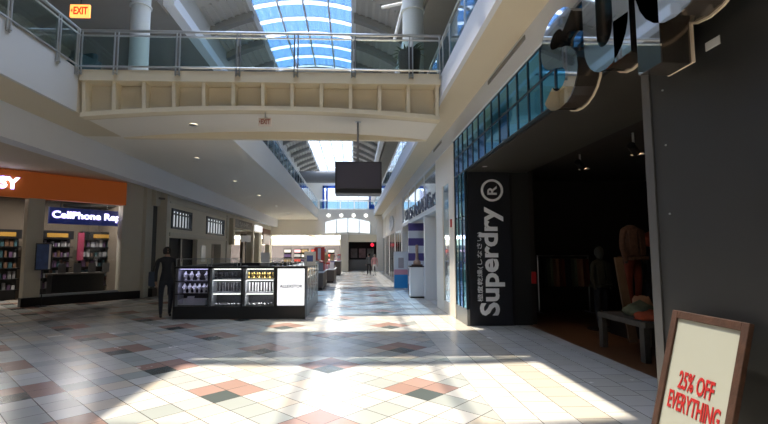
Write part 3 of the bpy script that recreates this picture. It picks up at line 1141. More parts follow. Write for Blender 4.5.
# clothing rails deep in the dark shop
for i, (x, y, lab) in enumerate(((7.9, 10.4, 'clothes rail of dark garments deep inside the shop, right one'), (5.6, 11.9, 'clothes rail of dark garments deep inside the shop, left one'))):
    t = thing('clothes_rail', lab, 'clothes rail', (x, y, 0))
    m_ = MB()
    m_.tube([(-.7, 0, 1.5), (.7, 0, 1.5)], .018, 8)
    for s in (-.68, .68):
        m_.tube([(s, 0, 0), (s, 0, 1.5)], .018, 8)
        m_.box(s-.02, -.25, 0, s+.02, .25, .03)
    m_.build('rail_frame', STEEL, t)
    for j in range(8):
        g = MB().prism([(-.6+j*.16, -.22, 1.42), (-.6+j*.16, .22, 1.42), (-.6+j*.16, .26, .7), (-.6+j*.16, -.26, .7)], (.06, 0, 0)).build(
            'hanging_jacket', (NAVY, OLIVE, CAMEL, RUST)[j % 4])
        g.location = (x, y, 0)
        tag(g, '%s %s jacket hanging on the %s rail in the dim shop' % (ORD[j], ('navy', 'olive', 'camel', 'rust')[j % 4], 'right' if i == 0 else 'left'), 'jacket', 'jackets on the %s shop rail' % ('right' if i == 0 else 'left'))
# spotlights under the shop ceiling
for i, (x, y, z, lab) in enumerate(((4.75, 7.35, 3.36, 'white-fronted spotlight near the pillar under the dark shop ceiling'),
                                    (4.70, 9.05, 3.42, 'smaller spotlight further inside under the dark shop ceiling'),
                                    (4.95, 7.15, 3.22, 'spotlight half hidden by the charcoal pillar edge'))):
    t = thing('spotlight', lab, 'spotlight', (x, y, z), 2.2)
    MB().tube([(0, 0, .02), (0, 0, 3.62-z)], .02, 8).build('stem', mat('bright_steel', (.8, .8, .78), .3, .6), t)
    MB().tube([(0, .10, .03), (0, -.10, -.07)], .065, 14).build('can', BLACK, t)
    MB().box(-.10, -.20, -.10, .10, -.12, -.085).build('barn_door', mat('barn_door_white', (.75, .72, .68), .5), t)
    MB().tube([(0, -.098, -.069), (0, -.104, -.072)], .055, 14).build('lens', mat('spot_lens', (1, .8, .6), .3, emis=(1, .62, .35), es=2.5), t)
    l = bpy.data.lights.new('spot', 'SPOT')
    l.energy = 3
    l.color = (1, .72, .48)
    l.spot_size = 1.2
    l.spot_blend = .6
    l.shadow_soft_size = .05
    lo_ = bpy.data.objects.new('spotlight_bulb', l)
    COL.objects.link(lo_)
    lo_.location = (x+.12, y-.02, z-.12)
    lo_.rotation_euler = (Vector((5.2, 8.2, .8))-Vector((x, y, z))).to_track_quat('-Z', 'Y').to_euler()
o = W().box(3.98, 9.98, .90, 4.08, 10.05, 1.16).build('fire_alarm_box', mat('alarm_red', (.5, .02, .02), .4, emis=(.6, .02, .02), es=.0))
tag(o, 'small red box just inside the dark shop doorway beside the sign panel', 'alarm')

# ================================================================= SHOPS BEYOND, RIGHT
WP = mat('white_gloss_panel', (.78, .79, .80), .35)
struct('wall_right', W().box(2.47, 10.9, 0, 2.75, 11.5, 4.32), WHITE)
struct('wall_right', W().box(2.47, 12.3, 0, 2.75, 13.3, 4.32), WHITE)
struct('wall_right', W().box(2.47, 11.5, 3.4, 2.75, 12.3, 4.32), WHITE)
t = bpy.data.objects.new('window_5', None)
COL.objects.link(t)
t.location = (2.6, 11.9, 0)
t['kind'] = 'structure'
W().box(2.50, 11.5, .3, 2.52, 12.3, 3.4).build('glass', mat('pale_blue_mirror', (.35, .5, .62), .06, .8), t)
W().box(2.48, 11.5, 0, 2.6, 12.3, .3).build('sill', WHITE, t)
o = W().box(2.44, 11.15, 2.22, 2.47, 11.25, 2.42).build('alarm_strobe', mat('alarm_red', (.5, .02, .02), .4))
tag(o, 'small red alarm strobe on the white pier beside the blue glass', 'alarm')
# second shop: transom glass with standing letters
t = bpy.data.objects.new('window_6', None)
COL.objects.link(t)
t.location = (2.5, 18, 3)
t['kind'] = 'structure'
W().box(2.50, 13.3, 2.98, 2.52, 22.4, 4.30).build('glass', mat('silvery_mirror_glass', (.60, .68, .75), .05, .85), t)
W().box(2.46, 13.3, 2.84, 2.62, 22.4, 3.0).build('header', WP, t)
for y in (13.3, 15.6, 17.9, 20.2, 22.4):
    W().box(2.48, y-.03, 3.0, 2.54, y+.03, 4.3).build('mullion', WMETAL, t)
sg = thing('shop_name_sign', 'dark standing letters on the header of the second shop on the right', 'sign', (2.4, 17, 3.02))
text_mb('SINSONVOIS', (2.42, 20.6, 3.02), (0, -1, 0), (0, 0, 1), 6.8, .46, .03, .0).build('lettering', mat('navy_letters', (.10, .11, .16), .4), sg)
struct('wall_right', W().box(2.45, 22.4, 0, 2.9, 22.9, 4.3), WHITE)
struct('wall_right', W().box(8.5, 13.3, 0, 8.7, 23, 4.3), WHITE)
struct('ceiling', W().box(2.75, 12.75, 3.0, 8.7, 38.5, 3.1), WHITE)
o = W().box(2.42, 15.15, 0, 2.92, 15.35, 2.80).build('entrance_screen', WP, bevel=.01)
tag(o, 'tall plain white panel standing at the entrance of the second shop', 'panel')
o = W().box(2.95, 15.05, 0, 3.25, 15.3, 2.8).build('brown_post', mat('brown_post', (.12, .06, .04), .5))
tag(o, 'dark brown upright strip right of the tall white panel', 'post')
o = W().box(2.3, 18.6, 0, 4.3, 18.75, 2.8).build('striped_backdrop', stripes('purple_white_stripes', (.10, .07, .24), (.72, .72, .78), 2, .62))
tag(o, 'purple and white striped backdrop inside the second shop', 'backdrop')
t = thing('display_podium', 'white podium with black base in front of the striped backdrop', 'podium', (2.25, 15.9, 0))
W().box(2.02, 15.86, .05, 2.50, 16.3, 1.07).build('cabinet', WP, t, .01)
W().box(2.01, 15.85, 0, 2.51, 16.31, .05).build('plinth', BLACK, t)
W().box(2.00, 15.84, 1.07, 2.52, 16.32, 1.11).build('top', BLACK, t)
t = thing('display_bottle', 'tan bottle-shaped display standing on the white podium', 'display', (2.28, 16.05, 1.11))
MB().lathe([(.12, 0), (.14, .05), (.13, .15), (.06, .22), (.05, .40), (.055, .72), (.03, .75)], seg=18).build('bottle_body', mat('tan_bottle', (.38, .24, .17), .4), t, smooth=True)
MB().lathe([(.2, 0), (.2, .05)], seg=18).build('tray', mat('brown_tray', (.1, .05, .04), .5), t)
t = thing('poster_stand', 'upright poster stand with pink picture above and blue lower part', 'sign', (2.1, 19.75, 0))
W().box(1.79, 19.72, 0, 2.40, 19.82, 1.62).build('board', WP, t, .01)
W().box(1.80, 19.705, .04, 2.39, 19.72, .62).build('blue_panel', mat('bright_blue_print', (.02, .28, .65), .4), t)
W().box(1.80, 19.705, .62, 2.39, 19.72, .84).build('pink_panel', mat('pink_print', (.75, .35, .42), .4), t)
W().box(1.98, 19.705, .90, 2.22, 19.72, 1.35).build('grey_picture', mat('grey_print', (.4, .35, .36), .4), t)
# third and further shops
struct('wall_right', W().box(2.5, 22.9, 2.75, 2.75, 38.5, 4.3), WHITE)
for i, y in enumerate((26.4, 30.5, 34.5)):
    struct('wall_right', W().box(2.48, y, 0, 2.8, y+.55, 4.3), WHITE)
for i, (y0, y1) in enumerate(((22.9, 26.4), (26.95, 30.5), (31.05, 34.5), (35.05, 38.5))):
    t = bpy.data.objects.new('window_%d' % (7+i), None)
    COL.objects.link(t)
    t.location = (2.6, y0, 0)
    t['kind'] = 'structure'
    W().box(2.50, y0, 0, 2.52, y1, 2.75).build('glass', mat('bronze_glass', (.10, .09, .075), .1, .3), t)
    m_ = W()
    for q in range(4):
        y = y0+(y1-y0)*q/3
        m_.box(2.485, y-.03, 0, 2.56, y+.03, 2.75)
    m_.build('frame', STEEL, t)
t = thing('oval_sign', 'pale oval shop sign on the white fascia of the third shop', 'sign', (2.45, 28.5, 3.4))
m_ = MB()
m_.prism([(-.05, 1.5*math.cos(2*PI*i/32), .48*math.sin(2*PI*i/32)) for i in range(32)], (.06, 0, 0))
m_.build('oval_board', mat('pale_oval', (.55, .56, .57), .5), t)
text_mb('SH', (-.055, .6, -.2), (0, -1, 0), (0, 0, 1), 1.2, .4, .01, .0, w=False).build('monogram', mat('oval_ink', (.4, .41, .43), .5), t)

# ================================================================= LEFT SHOPS
# angled phone-accessory shop: local frame, x along facade, y into shop
A = Vector((-7.57, 16.18, 0))
B = Vector((-12.2, 10.7, 0))
dx_ = (A-B).normalized()
dn_ = Vector((-dx_.y, dx_.x, 0))      # away from the mall
ang = math.atan2(dx_.y, dx_.x)
LF = (A-B).length
MS = Matrix.Translation(B) @ Matrix.Rotation(ang, 4, 'Z')


def fac(px, py=300, dep=0.0):
    """distance along the angled facade (set back by dep) where it meets a sight line of the photograph"""
    p_, y_ = math.atan(40/450), math.atan(15/450)
    fw = Vector((math.sin(y_)*math.cos(p_), math.cos(y_)*math.cos(p_), math.sin(p_)))
    rt = Vector((math.cos(y_), -math.sin(y_), 0))
    d = fw*450+rt*(px-368)-rt.cross(fw)*(py-212)
    o_ = B+dn_*dep
    tt = (o_.x*dx_.y-o_.y*dx_.x)/(d.x*dx_.y-d.y*dx_.x)
    return (d*tt-o_).dot(dx_)


def fbox(x0, y0, z0, x1, y1, z1, mb=None):
    return (mb or W()).box(x0, y0, z0, x1, y1, z1, MS)


f20, f48, f120, f125 = fac(21, 300), fac(38, 300), fac(118, 290), fac(125, 195)
PIER = mat('cream_grey_pier', (.58, .54, .45), .6, noise=.04)
sh = thing('phone_shop_front', 'angled tan shopfront with orange sign band at far left', 'shopfront', MS @ Vector((LF/2, 0, 0)))
fbox(0, -.12, 3.20, f125, .12, 3.98).build('sign_band', ORANGE, sh)
fbox(f120, -.10, 0, LF+.06, .25, 3.20).box(f125, -.10, 3.20, LF+.06, .25, 4.02, MS).build('pier', PIER, sh)
fbox(f20, -.10, 0, f48, .25, 3.20).build('pier', PIER, sh)
fbox(f20-.05, -.16, 0, LF+.06, .10, .26).build('kick_plate', BLACK, sh)
fbox(f48, .02, .26, f120, .04, 3.20).build('window_glass', SHOPG, sh)
fbox(f48, -.02, .26, f120, .10, .32).build('sill', STEEL, sh)
# lit SY letters
sy0 = fac(-3, 183)
text_mb('SY', MS @ Vector((sy0, -.125, 3.42)), dx_, (0, 0, 1), fac(18, 183)-sy0, .34, .05, .04).build('lit_letters', LETW, sh)
text_mb('SY', MS @ Vector((sy0-.02, -.122, 3.40)), dx_, (0, 0, 1), fac(18, 183)-sy0+.04, .38, .02, .03).build('letter_halo', LETV, sh)
# interior shell
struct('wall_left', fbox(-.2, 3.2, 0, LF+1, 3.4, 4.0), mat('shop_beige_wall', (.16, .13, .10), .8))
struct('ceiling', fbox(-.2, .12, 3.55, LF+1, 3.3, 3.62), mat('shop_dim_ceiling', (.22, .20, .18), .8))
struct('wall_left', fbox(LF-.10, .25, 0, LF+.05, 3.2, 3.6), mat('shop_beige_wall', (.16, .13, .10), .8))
cs = thing('lit_shop_sign', 'blue lit CellPhone Rep sign hanging inside the phone shop window', 'sign', MS @ Vector((fac(85), .5, 2.6)))
c0, c1 = fac(49, 220, .45), fac(121, 220, .45)+.35
cb_ = fbox(c0, .45, 2.50, c1, .55, 3.02).build('sign_box', mat('navy_lit_box', (.02, .03, .12), .4, emis=(.02, .03, .16), es=.15), cs)
text_mb('CellPhone Rep', MS @ Vector((fac(52, 220, .45), .445, 2.62)), dx_, (0, 0, 1), fac(120, 220, .45)-fac(52, 220, .45), .29, .02, .02).build('lettering', LETW, cb_)
text_mb('CellPhone Rep', MS @ Vector((fac(52, 220, .45)-.02, .448, 2.60)), dx_, (0, 0, 1), fac(120, 220, .45)-fac(52, 220, .45)+.04, .33, .01, .03).build('letter_halo', LETV, cb_)
fbox(c0+.3, .48, 3.02, c0+.32, .52, 3.55).build('hanger', BLACK, cs)
fbox(c1-.8, .48, 3.02, c1-.78, .52, 3.55).build('hanger', BLACK, cs)

# shelving with packages
PKN = ['grey', 'violet', 'white', 'teal', 'brown']
ROWN = ['bottom', 'second lowest', 'middle', 'second highest', 'top']
PK = [mat('pack_grey', (.20, .20, .21), .4), mat('pack_violet', (.12, .07, .14), .4), mat('pack_white', (.40, .40, .42), .4),
      mat('pack_teal', (.04, .10, .12), .4), mat('pack_brown', (.14, .08, .05), .4)]
YELL = mat('yellow_header', (.35, .20, .04), .4, emis=(.8, .42, .03), es=.04)


def shelf_unit(label, x0, x1, ydep, nper, seed, gname):
    random.seed(seed)
    t = thing('wall_shelf_unit', label, 'shelf', MS @ Vector(((x0+x1)/2, ydep, 0)))
    fbox(x0, ydep+.30, 0, x1, ydep+.35, 2.35).build('back_panel', BLACK, t)
    hd_ = fbox(x0, ydep, 2.05, x1, ydep+.35, 2.35).build('header', BLACK, t)
    m = (x0+x1)/2
    fbox(m-.32, ydep-.015, 2.12, m+.32, ydep, 2.26).build('yellow_plate', YELL, hd_)
    for k_ in range(5):
        z = .35+.36*k_
        fbox(x0, ydep, z-.03, x1, ydep+.30, z).build('shelf', BLACK, t)
        for j in range(nper):
            w_ = (x1-x0-.1)/nper
            ww = w_*random.uniform(.5, .85)
            hh = random.uniform(.12, .26)
            xx = x0+.05+j*w_
            m_ = MB().box(0, 0, 0, ww, .10, hh)
            ci = random.randrange(5)
            o = m_.build('boxed_accessory', PK[ci])
            o.location = MS @ Vector((xx, ydep+.08, z))
            o.rotation_euler = (0, 0, ang)
            tag(o, '%s package, %s, %s tier, %s' % (PKN[ci], ORD[j], ROWN[k_], gname.replace('shelf in the ', '').replace('shelf seen through the ', '')), 'package', 'packages on the %s' % gname)
    return t


shelf_unit('black wall shelf of packages left of the doorway pier', fac(-16, 250, 2.4), fac(21, 250, 2.4), 2.4, 7, 1, 'shelf seen through the far left opening')
shelf_unit('black wall shelf of packages behind the left half of the shop window', fac(40, 250, 2.2), fac(73, 250, 2.2), 2.2, 9, 2, 'shelf in the left half of the shop window')
shelf_unit('black wall shelf of packages behind the right half of the shop window', fac(82, 250, 2.2), fac(121, 250, 2.2), 2.2, 9, 3, 'shelf in the right half of the shop window')
# red/blue lit display pillar
o = fbox(fac(75, 250, 2.3), 2.05, 1.3, fac(81, 250, 2.3), 2.12, 2.3).build('lit_poster', mat('red_violet_poster', (.2, .03, .06), .4, emis=(.5, .06, .12), es=.06))
tag(o, 'glowing red and violet poster between the two window shelves', 'poster')
t = thing('counter', 'dark shop counter inside the phone shop window', 'counter', MS @ Vector((fac(85), 1.2, 0)))
fbox(fac(52, 280, .9), .9, 0, fac(104, 280, .9), 1.4, .85).build('cabinet', BLACK, t, .01)
fbox(fac(52, 280, .9)-.05, .85, .85, fac(104, 280, .9)+.05, 1.45, .90).build('counter_top', mat('dim_counter_top', (.12, .11, .10), .3), t)
for q in range(4):
    xx = fac(58, 275, 1.0)+q*.45
    o = fbox(xx, 1.0, .90, xx+.22, 1.03, 1.22).build('tablet_stand', mat('tablet_grey', (.15, .15, .16), .3))
    tag(o, '%s small grey tablet display on the phone shop counter' % ORD[q], 'tablet', 'tablets on the phone shop counter')
# small blue poster hung on glass near pier
t = thing('window_poster', 'framed blue poster hanging against the pier of the phone shop', 'poster', MS @ Vector((fac(42), -.25, 1.4)))
Mp = MS @ Matrix.Translation((fac(43, 270, -.32), -.32, 0)) @ Matrix.Rotation(-.35, 4, 'Z')
W().box(-.21, 0, 1.06, .21, .03, 1.86, Mp).build('frame', BLACK, t)
W().box(-.18, -.01, 1.09, .12, 0, 1.83, Mp).build('print', mat('blue_poster_print', (.05, .10, .28), .4, noise=.7, nscale=6), t)
W().box(.12, -.012, 1.09, .17, 0, 1.83, Mp).build('white_strip', WP, t)
W().tube([Mp @ Vector((0, .015, 0)), Mp @ Vector((0, .015, 1.06))], .015, 8).build('stand_pole', BLACK, t)
W().tube([Mp @ Vector((0, .015, 0)), Mp @ Vector((0, .015, .02))], .16, 16).build('foot', BLACK, t)

# dim lamps inside the phone shop
for xx, nn_ in ((fac(10)+.2, 'left'), (fac(70)+.6, 'middle'), (fac(105), 'right')):
    p = MS @ Vector((xx, 1.4, 3.53))
    t = thing('ceiling_panel_light', '%s small square lamp in the phone shop ceiling' % nn_, 'light', p, ang, 'phone shop ceiling lamps')
    MB().box(-.25, -.12, -.02, .25, .12, .02).build('diffuser', mat('dim_lamp', (1, 1, 1), .4, emis=(1, .95, .85), es=1.2), t)
    l = bpy.data.lights.new('lamp', 'AREA')
    l.shape = 'RECTANGLE'
    l.size, l.size_y = .5, .24
    l.energy = 16
    l.color = (1, .92, .82)
    lo_ = bpy.data.objects.new('panel_lamp', l)
    COL.objects.link(lo_)
    lo_.location = p-Vector((0, 0, .05))

# pier and narrow window after the angled shop, then the long left wall
XW = -6.95
struct('wall_left', W().box(-7.75, 16.2, 0, -7.35, 16.75, 4.05), PIER)
struct('wall_left', W().box(-7.45, 17.0, 0, -6.95, 17.2, 4.05), PIER)
t = bpy.data.objects.new('window_11', None)
COL.objects.link(t)
t.location = (-7.2, 16.9, 0)
t['kind'] = 'structure'
W().prism([(-7.40, 16.75, .3), (-7.30, 17.1, .3), (-7.30, 17.1, 3.3), (-7.40, 16.75, 3.3)], (.02, 0, 0)).build('glass', mat('dim_glass', (.12, .12, .115), .15), t)
W().box(-7.6, 16.6, 3.3, -7.2, 17.2, 4.05).build('header', PIER, t)
W().box(-7.6, 16.6, 0, -7.2, 17.2, .3).build('sill', BLACK, t)


def wall_with_holes(y0, y1, z1, holes, m, x0=XW, x1=XW-.35):
    ys_ = sorted({y0, y1, *[h[0] for h in holes], *[h[1] for h in holes]})
    mb = W()
    for a_, b_ in zip(ys_[:-1], ys_[1:]):
        hs = sorted([(h[2], h[3]) for h in holes if h[0] <= a_+1e-6 and h[1] >= b_-1e-6])
        z = 0
        for z0, zz in hs:
            if z0 > z:
                mb.box(x0, a_, z, x1, b_, z0)
            z = zz
        if z < z1:
            mb.box(x0, a_, z, x1, b_, z1)
    return mb


struct('wall_left', wall_with_holes(17.2, 38.5, 3.75, [
    (17.3, 20.4, 0, 2.15), (17.4, 19.6, 2.5, 3.28), (21.5, 24.5, 2.46, 3.3), (22.4, 24.0, 0, 2.0),
    (26.0, 31.2, 0, 3.0), (31.9, 33.6, 0, 3.0), (34.6, 37.8, 0, 3.1)], SHOPTAN), SHOPTAN)
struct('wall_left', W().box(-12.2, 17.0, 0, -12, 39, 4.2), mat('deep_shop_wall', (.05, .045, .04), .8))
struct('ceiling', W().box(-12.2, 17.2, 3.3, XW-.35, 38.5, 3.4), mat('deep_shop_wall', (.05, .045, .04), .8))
PALE = mat('glowing_window_pane', (.55, .58, .6), .4, emis=(.7, .75, .8), es=.28)  # glow added to brighten the panes; no lamp behind them
for i, (y0, y1, z0, z1, n) in enumerate(((17.4, 19.6, 2.5, 3.28, 6), (21.5, 24.5, 2.46, 3.3, 6))):
    t = bpy.data.objects.new('window_%d' % (12+i), None)
    COL.objects.link(t)
    t.location = (XW, y0, z0)
    t['kind'] = 'structure'
    W().box(XW-.12, y0, z0, XW-.10, y1, z1).build('glass', PALE, t)
    m_ = W()
    DB = mat('slate_frame', (.06, .07, .08), .5)
    m_.box(XW-.1, y0, z0, XW+.03, y1, z0+.08).box(XW-.1, y0, z1-.08, XW+.03, y1, z1)
    m_.box(XW-.1, y0, z0, XW+.03, y0+.1, z1).box(XW-.1, y1-.1, z0, XW+.03, y1, z1)
    for q in range(1, n+1):
        y = y0+(y1-y0)*q/(n+1)
        m_.box(XW-.09, y-.05, z0, XW-.05, y+.05, z1)
    m_.box(XW-.09, y0, z0+(z1-z0)*.72, XW+.0, y1, z0+(z1-z0)*.78)
    m_.build('frame', DB, t)
# raised mouldings round these facades
struct('trim_60', W().box(XW-.02, 17.25, 2.2, XW+.05, 24.9, 2.34).box(XW-.02, 17.22, 3.45, XW+.05, 24.9, 3.52)
       .box(XW-.02, 24.9, 0, XW+.06, 25.3, 3.6).box(XW-.02, 31.3, 0, XW+.06, 31.7, 3.4), PIER)
# dark door of the first facade
t = bpy.data.objects.new('door_1', None)
COL.objects.link(t)
t.location = (XW-.2, 18.5, 0)
t['kind'] = 'structure'
W().box(XW-.25, 17.3, 0, XW-.2, 18.8, 2.15).build('leaf', mat('matte_black_door', (.010, .010, .011), .7), t)
lf = W().box(XW-.25, 18.9, 0, XW-.2, 20.4, 2.15).build('leaf', mat('matte_black_door', (.010, .010, .011), .7), t)
W().box(XW-.2, 18.78, 0, XW-.12, 18.92, 2.15).build('stile', mat('stile_grey', (.15, .15, .15), .4), t)
W().box(XW-.2, 19.0, .9, XW-.15, 19.05, 1.2).build('handle', STEEL, lf)
o = W().box(XW-.01, 20.9, 1.15, XW+.02, 21.5, 1.9).build('wall_notice', WP)
tag(o, 'small pale notice on the tan wall between the two dark doors', 'notice')
# shop signs along the left wall
t = thing('shop_name_board', 'dark name board with faint pale letters on the left wall', 'sign', (XW+.05, 28.5, 3.1))
W().box(XW+.004, 26.4, 3.05, XW+.06, 31.0, 3.55).build('board', mat('dark_brown_board', (.07, .055, .045), .5), t)
text_mb('MAHKI', (XW+.062, 27.2, 3.17), (0, 1, 0), (0, 0, 1), 3.0, .26, .02, .0).build('lettering', mat('faint_letters', (.4, .37, .33), .5), t)
o = W().box(XW, 32.0, 3.08, XW+.12, 34.2, 3.50).build('lit_shop_sign', LITW)
tag(o, 'small white glowing sign on the left wall beyond the dark name board', 'sign')
t = thing('shop_name_board', 'reddish brown shop board at the far end of the left wall', 'sign', (XW+.05, 36.2, 2.8))
W().box(XW+.004, 34.7, 2.2, XW+.10, 37.7, 3.4).build('board', mat('red_brown_board', (.15, .06, .04), .5), t)
o = W().box(XW+.002, 25.5, 2.0, XW+.22, 25.9, 3.5).build('projecting_banner', mat('cream_banner', (.55, .47, .34), .6))
tag(o, 'narrow cream vertical banner on the left wall behind the kiosk', 'banner')
# brown wooden fittings inside
o = W().box(-8.6, 26.4, 0, -8.4, 31.0, 2.6).build('shop_partition', mat('brown_partition', (.14, .09, .06), .6))
tag(o, 'brown partition inside the shop below the dark name board', 'partition')
struct('wall_left', W().box(-8.6, 34.7, 0, -8.4, 37.7, 3.0), mat('brown_partition', (.14, .09, .06), .6))

# ================================================================= FAR END
struct('wall_far', W().box(-16, 50, 0, -.9, 50.3, 2.35), mat('far_store_wall', (.10, .085, .09), .7))
struct('wall_far', W().box(-16, 50, 2.35, -.9, 50.3, 3.1), WHITE)
o = struct('ceiling', W().box(-15, YF+.8, 3.05, -.9, 50, 3.12), WHITE)
for i in range(3):
    for j in range(4):
        t = thing('ceiling_panel_light', 'bright ceiling panel light of the far left store, %s row, %s' % (('nearest', 'middle', 'farthest')[i], ORD[j]), 'light', (-12+j*3.3, 41+i*3.2, 3.03), 0, 'far store ceiling lights')
        MB().box(-1.2, -.8, -.02, 1.2, .8, .02).build('diffuser', mat('store_light', (1, 1, 1), .4, emis=(1, .98, .9), es=7.0), t)
o = W().box(-1.05, 37.4, 0, -.38, 38.1, 3.06).build('square_column', SHOPTAN)
tag(o, 'square tan column standing at the far end of the corridor', 'column')
# dark shop at the end of the corridor
struct('wall_far', W().box(-.38, 38.0, 2.45, 2.2, 38.4, 3.06), CREAM)
struct('wall_far', W().box(2.0, 37.6, 0, 2.75, 38.5, 4.6), WHITE)
struct('wall_far', W().box(-.9, 38.2, 0, -.38, 43, 3.1), SHOPTAN)
struct('wall_far', W().box(-.9, 43, 0, 12, 43.3, 4.6), BLACK)
t = thing('security_shutter', 'grey panelled counter front of the dark shop at corridor end', 'shopfront', (.9, 39, 0))
W().box(-.38, 39, 0, 2.0, 39.1, .95).build('counter', mat('far_grey', (.16, .16, .15), .6), t)
for i in range(3):
    W().box(-.2+i*.72, 39.3, 1.1, .38+i*.72, 39.34, 1.9).build('picture_panel', mat('far_pic%d' % i, ((.16, .13, .13), (.22, .14, .15), (.13, .14, .13))[i], .6, noise=.6, nscale=5), t)
t = thing('red_lit_sign', 'round glowing red sign over the dark shop at corridor end', 'sign', (1.62, 37.95, 2.2))
W().tube([(1.62, 38.0, 2.2), (1.62, 37.95, 2.2)], .15, 16).build('disc', mat('red_lit', (.7, .02, .04), .4, emis=(.9, .02, .06), es=.5), t)
W().box(1.60, 37.96, 2.3, 1.64, 38.0, 2.6).build('bracket', STEEL, t)

GOODS = [mat('goods_white', (.75, .73, .72), .6), mat('goods_pink', (.7, .35, .38), .6), mat('goods_tan', (.5, .36, .2), .6),
         mat('goods_red', (.55, .06, .04), .6), mat('goods_violet', (.12, .08, .2), .6), mat('goods_grey', (.3, .3, .3), .6)]
BRC = mat('brown_counter', (.13, .10, .085), .5)
for i, (x0, y0, x1, y1, h, lab, gn) in enumerate((
        (-1.9, 19.4, -1.28, 22.6, .75, 'brown sales counter piled with goods just behind the jewellery kiosk', 'nearest brown counter'),
        (-1.55, 23.7, -.98, 27.0, .70, 'second brown sales counter piled with white and pink goods', 'second brown counter'),
        (-1.6, 31.0, -.85, 33.5, 1.0, 'third dark sales counter near the square column', 'third dark counter'))):
    t = thing('sales_counter', lab, 'counter', ((x0+x1)/2, (y0+y1)/2, 0))
    W().box(x0+.03, y0+.03, 0, x1-.03, y1-.03, .08).build('plinth', BLACK, t)
    W().box(x0, y0, .08, x1, y1, h-.04).build('cabinet', BRC, t, .01)
    W().box(x0-.03, y0-.03, h-.04, x1+.03, y1+.03, h).build('counter_top', WP, t)
    random.seed(20+i)
    for j in range(7):
        bx = MB().box(-.10, -.12, 0, .10, .12, random.uniform(.15, .45)).build('boxed_goods', GOODS[(j*5+i) % 6], bevel=.01)
        bx.location = (x0+.15+(x1-x0-.3)*(j % 2), y0+.25+j*(y1-y0-.5)/6, h)
        bx.rotation_euler = (0, 0, random.uniform(-.4, .4))
        tag(bx, '%s %s box of goods on the %s' % (('nearest', 'second nearest', 'third nearest', 'middle', 'third farthest', 'second farthest', 'farthest')[j], ('white', 'pink', 'tan', 'red', 'violet', 'grey')[(j*5+i) % 6], gn), 'box', 'goods on the %s' % gn)
t = thing('sign_stand', 'red and white sign above the distant counters left of the corridor', 'sign', (-1.75, 24.0, 0))
W().box(-2.05, 24.0, 1.15, -1.50, 24.06, 1.85).build('panel', GOODS[3], t)
W().box(-1.86, 23.98, 1.2, -1.7, 24.0, 1.8).build('white_stripe', WP, t)
W().tube([(-1.78, 24.03, 0), (-1.78, 24.03, 1.15)], .03, 8).build('pole', STEEL, t)
W().tube([(-1.78, 24.03, 0), (-1.78, 24.03, .03)], .2, 16).build('foot', STEEL, t)
o = thing('dress_form', 'tan dress form standing among the distant counters', 'mannequin', (-1.72, 28.2, 0))
MB().lathe([(.22, 0), (.22, .03), (.03, .05), (.03, .8), (.18, .85), (.16, 1.1), (.21, 1.35), (.15, 1.5), (.05, 1.56), (.05, 1.64)], seg=18).build('torso', GOODS[2], o, smooth=True)
for i in range(6):
    x = -5.9+i*.78
    t = thing('store_display_rack', '%s far store rack of small coloured goods beyond the corridor end' % ORD[i], 'rack', (x, 41+i % 2, 0), 0, 'racks in the far left store')
    MB().box(-.33, 0, 0, .33, .4, 1.9).build('rack_body', BLACK, t)
    for k_ in range(4):
        MB().box(-.28, -.12, .3+k_*.42, .28, 0, .55+k_*.42).build('goods_row', GOODS[(i+k_*2) % 6], t)
struct('wall_left', W().box(-7.3, 38.3, 0, -6.9, 38.6, 3.2), SHOPTAN)

# ================================================================= JEWELLERY KIOSK
KX0, KX1, KY0, KY1 = -4.30, -1.15, 11.05, 15.1
KH, KB = 1.25, .30
ki = thing('jewellery_kiosk', 'long black jewellery kiosk with lit glass cases in the middle of the mall', 'kiosk', ((KX0+KX1)/2, (KY0+KY1)/2, 0))
CHARC = mat('kiosk_inner_grey', (.30, .31, .34), .5)
DKIN = mat('kiosk_inner_dark', (.03, .03, .04), .5)
bays = [(-4.27, -3.49), (-3.46, -2.69), (-2.66, -1.90), (-1.82, -1.17)]
D = .5
W().box(KX0, KY0, 0, KX1, KY0+D, KB).build('base', BLACK, ki)
W().box(KX0, KY0, KH-.05, KX1, KY0+D, KH).build('top_rim', BLACK, ki)
W().box(KX0+.02, KY0+D-.03, KB, KX1, KY0+D, KH-.05).build('back_panel', DKIN, ki)
for x0, x1 in ((KX0, -4.27), (-3.49, -3.46), (-2.69, -2.66), (-1.90, -1.82), (-1.17, KX1)):
    W().box(x0, KY0, KB, x1, KY0+D-.03, KH-.05).build('upright', BLACK, ki)
W().box(-4.27, KY0+.02, KB, -1.90, KY0+.03, KH-.05).build('front_glass', SHOPG, ki)
lp_ = W().box(-1.82, KY0-.01, KB+.02, -1.17, KY0+.06, KH-.05).build('lit_panel', LITW, ki)
text_mb('ALLEXSTOR', (-1.76, KY0-.010, .74), (1, 0, 0), (0, 0, 1), .54, .075, .02, .01).build('panel_lettering', mat('grey_ink', (.05, .05, .06), .5), lp_)
LED = mat('violet_white_led', (1, 1, 1), .4, emis=(.62, .60, 1.0), es=.9)
LEDW = mat('white_led', (1, 1, 1), .4, emis=(.95, .95, .85), es=1.5)
shelves = {0: (.30, .60, .90), 1: (.30, .62, .95), 2: (.30, .62, .95)}
for b, (x0, x1) in enumerate(bays[:3]):
    for z in shelves[b][1:]:
        W().box(x0, KY0+.03, z-.02, x1, KY0+D-.03, z).build('shelf', BLACK if b == 0 else CHARC, ki)
    W().box(x0, KY0+.05, KB, x0+.06, KY0+D-.04, KH-.05).build('side_liner', CHARC, ki)
    for z in (.59, .90, 1.19) if b == 0 else (.59, .92, 1.19):
        W().box(x0+.08, KY0+.10, z-.012, x1-.04, KY0+.13, z).build('light_strip', LED if b == 0 else LEDW, ki)
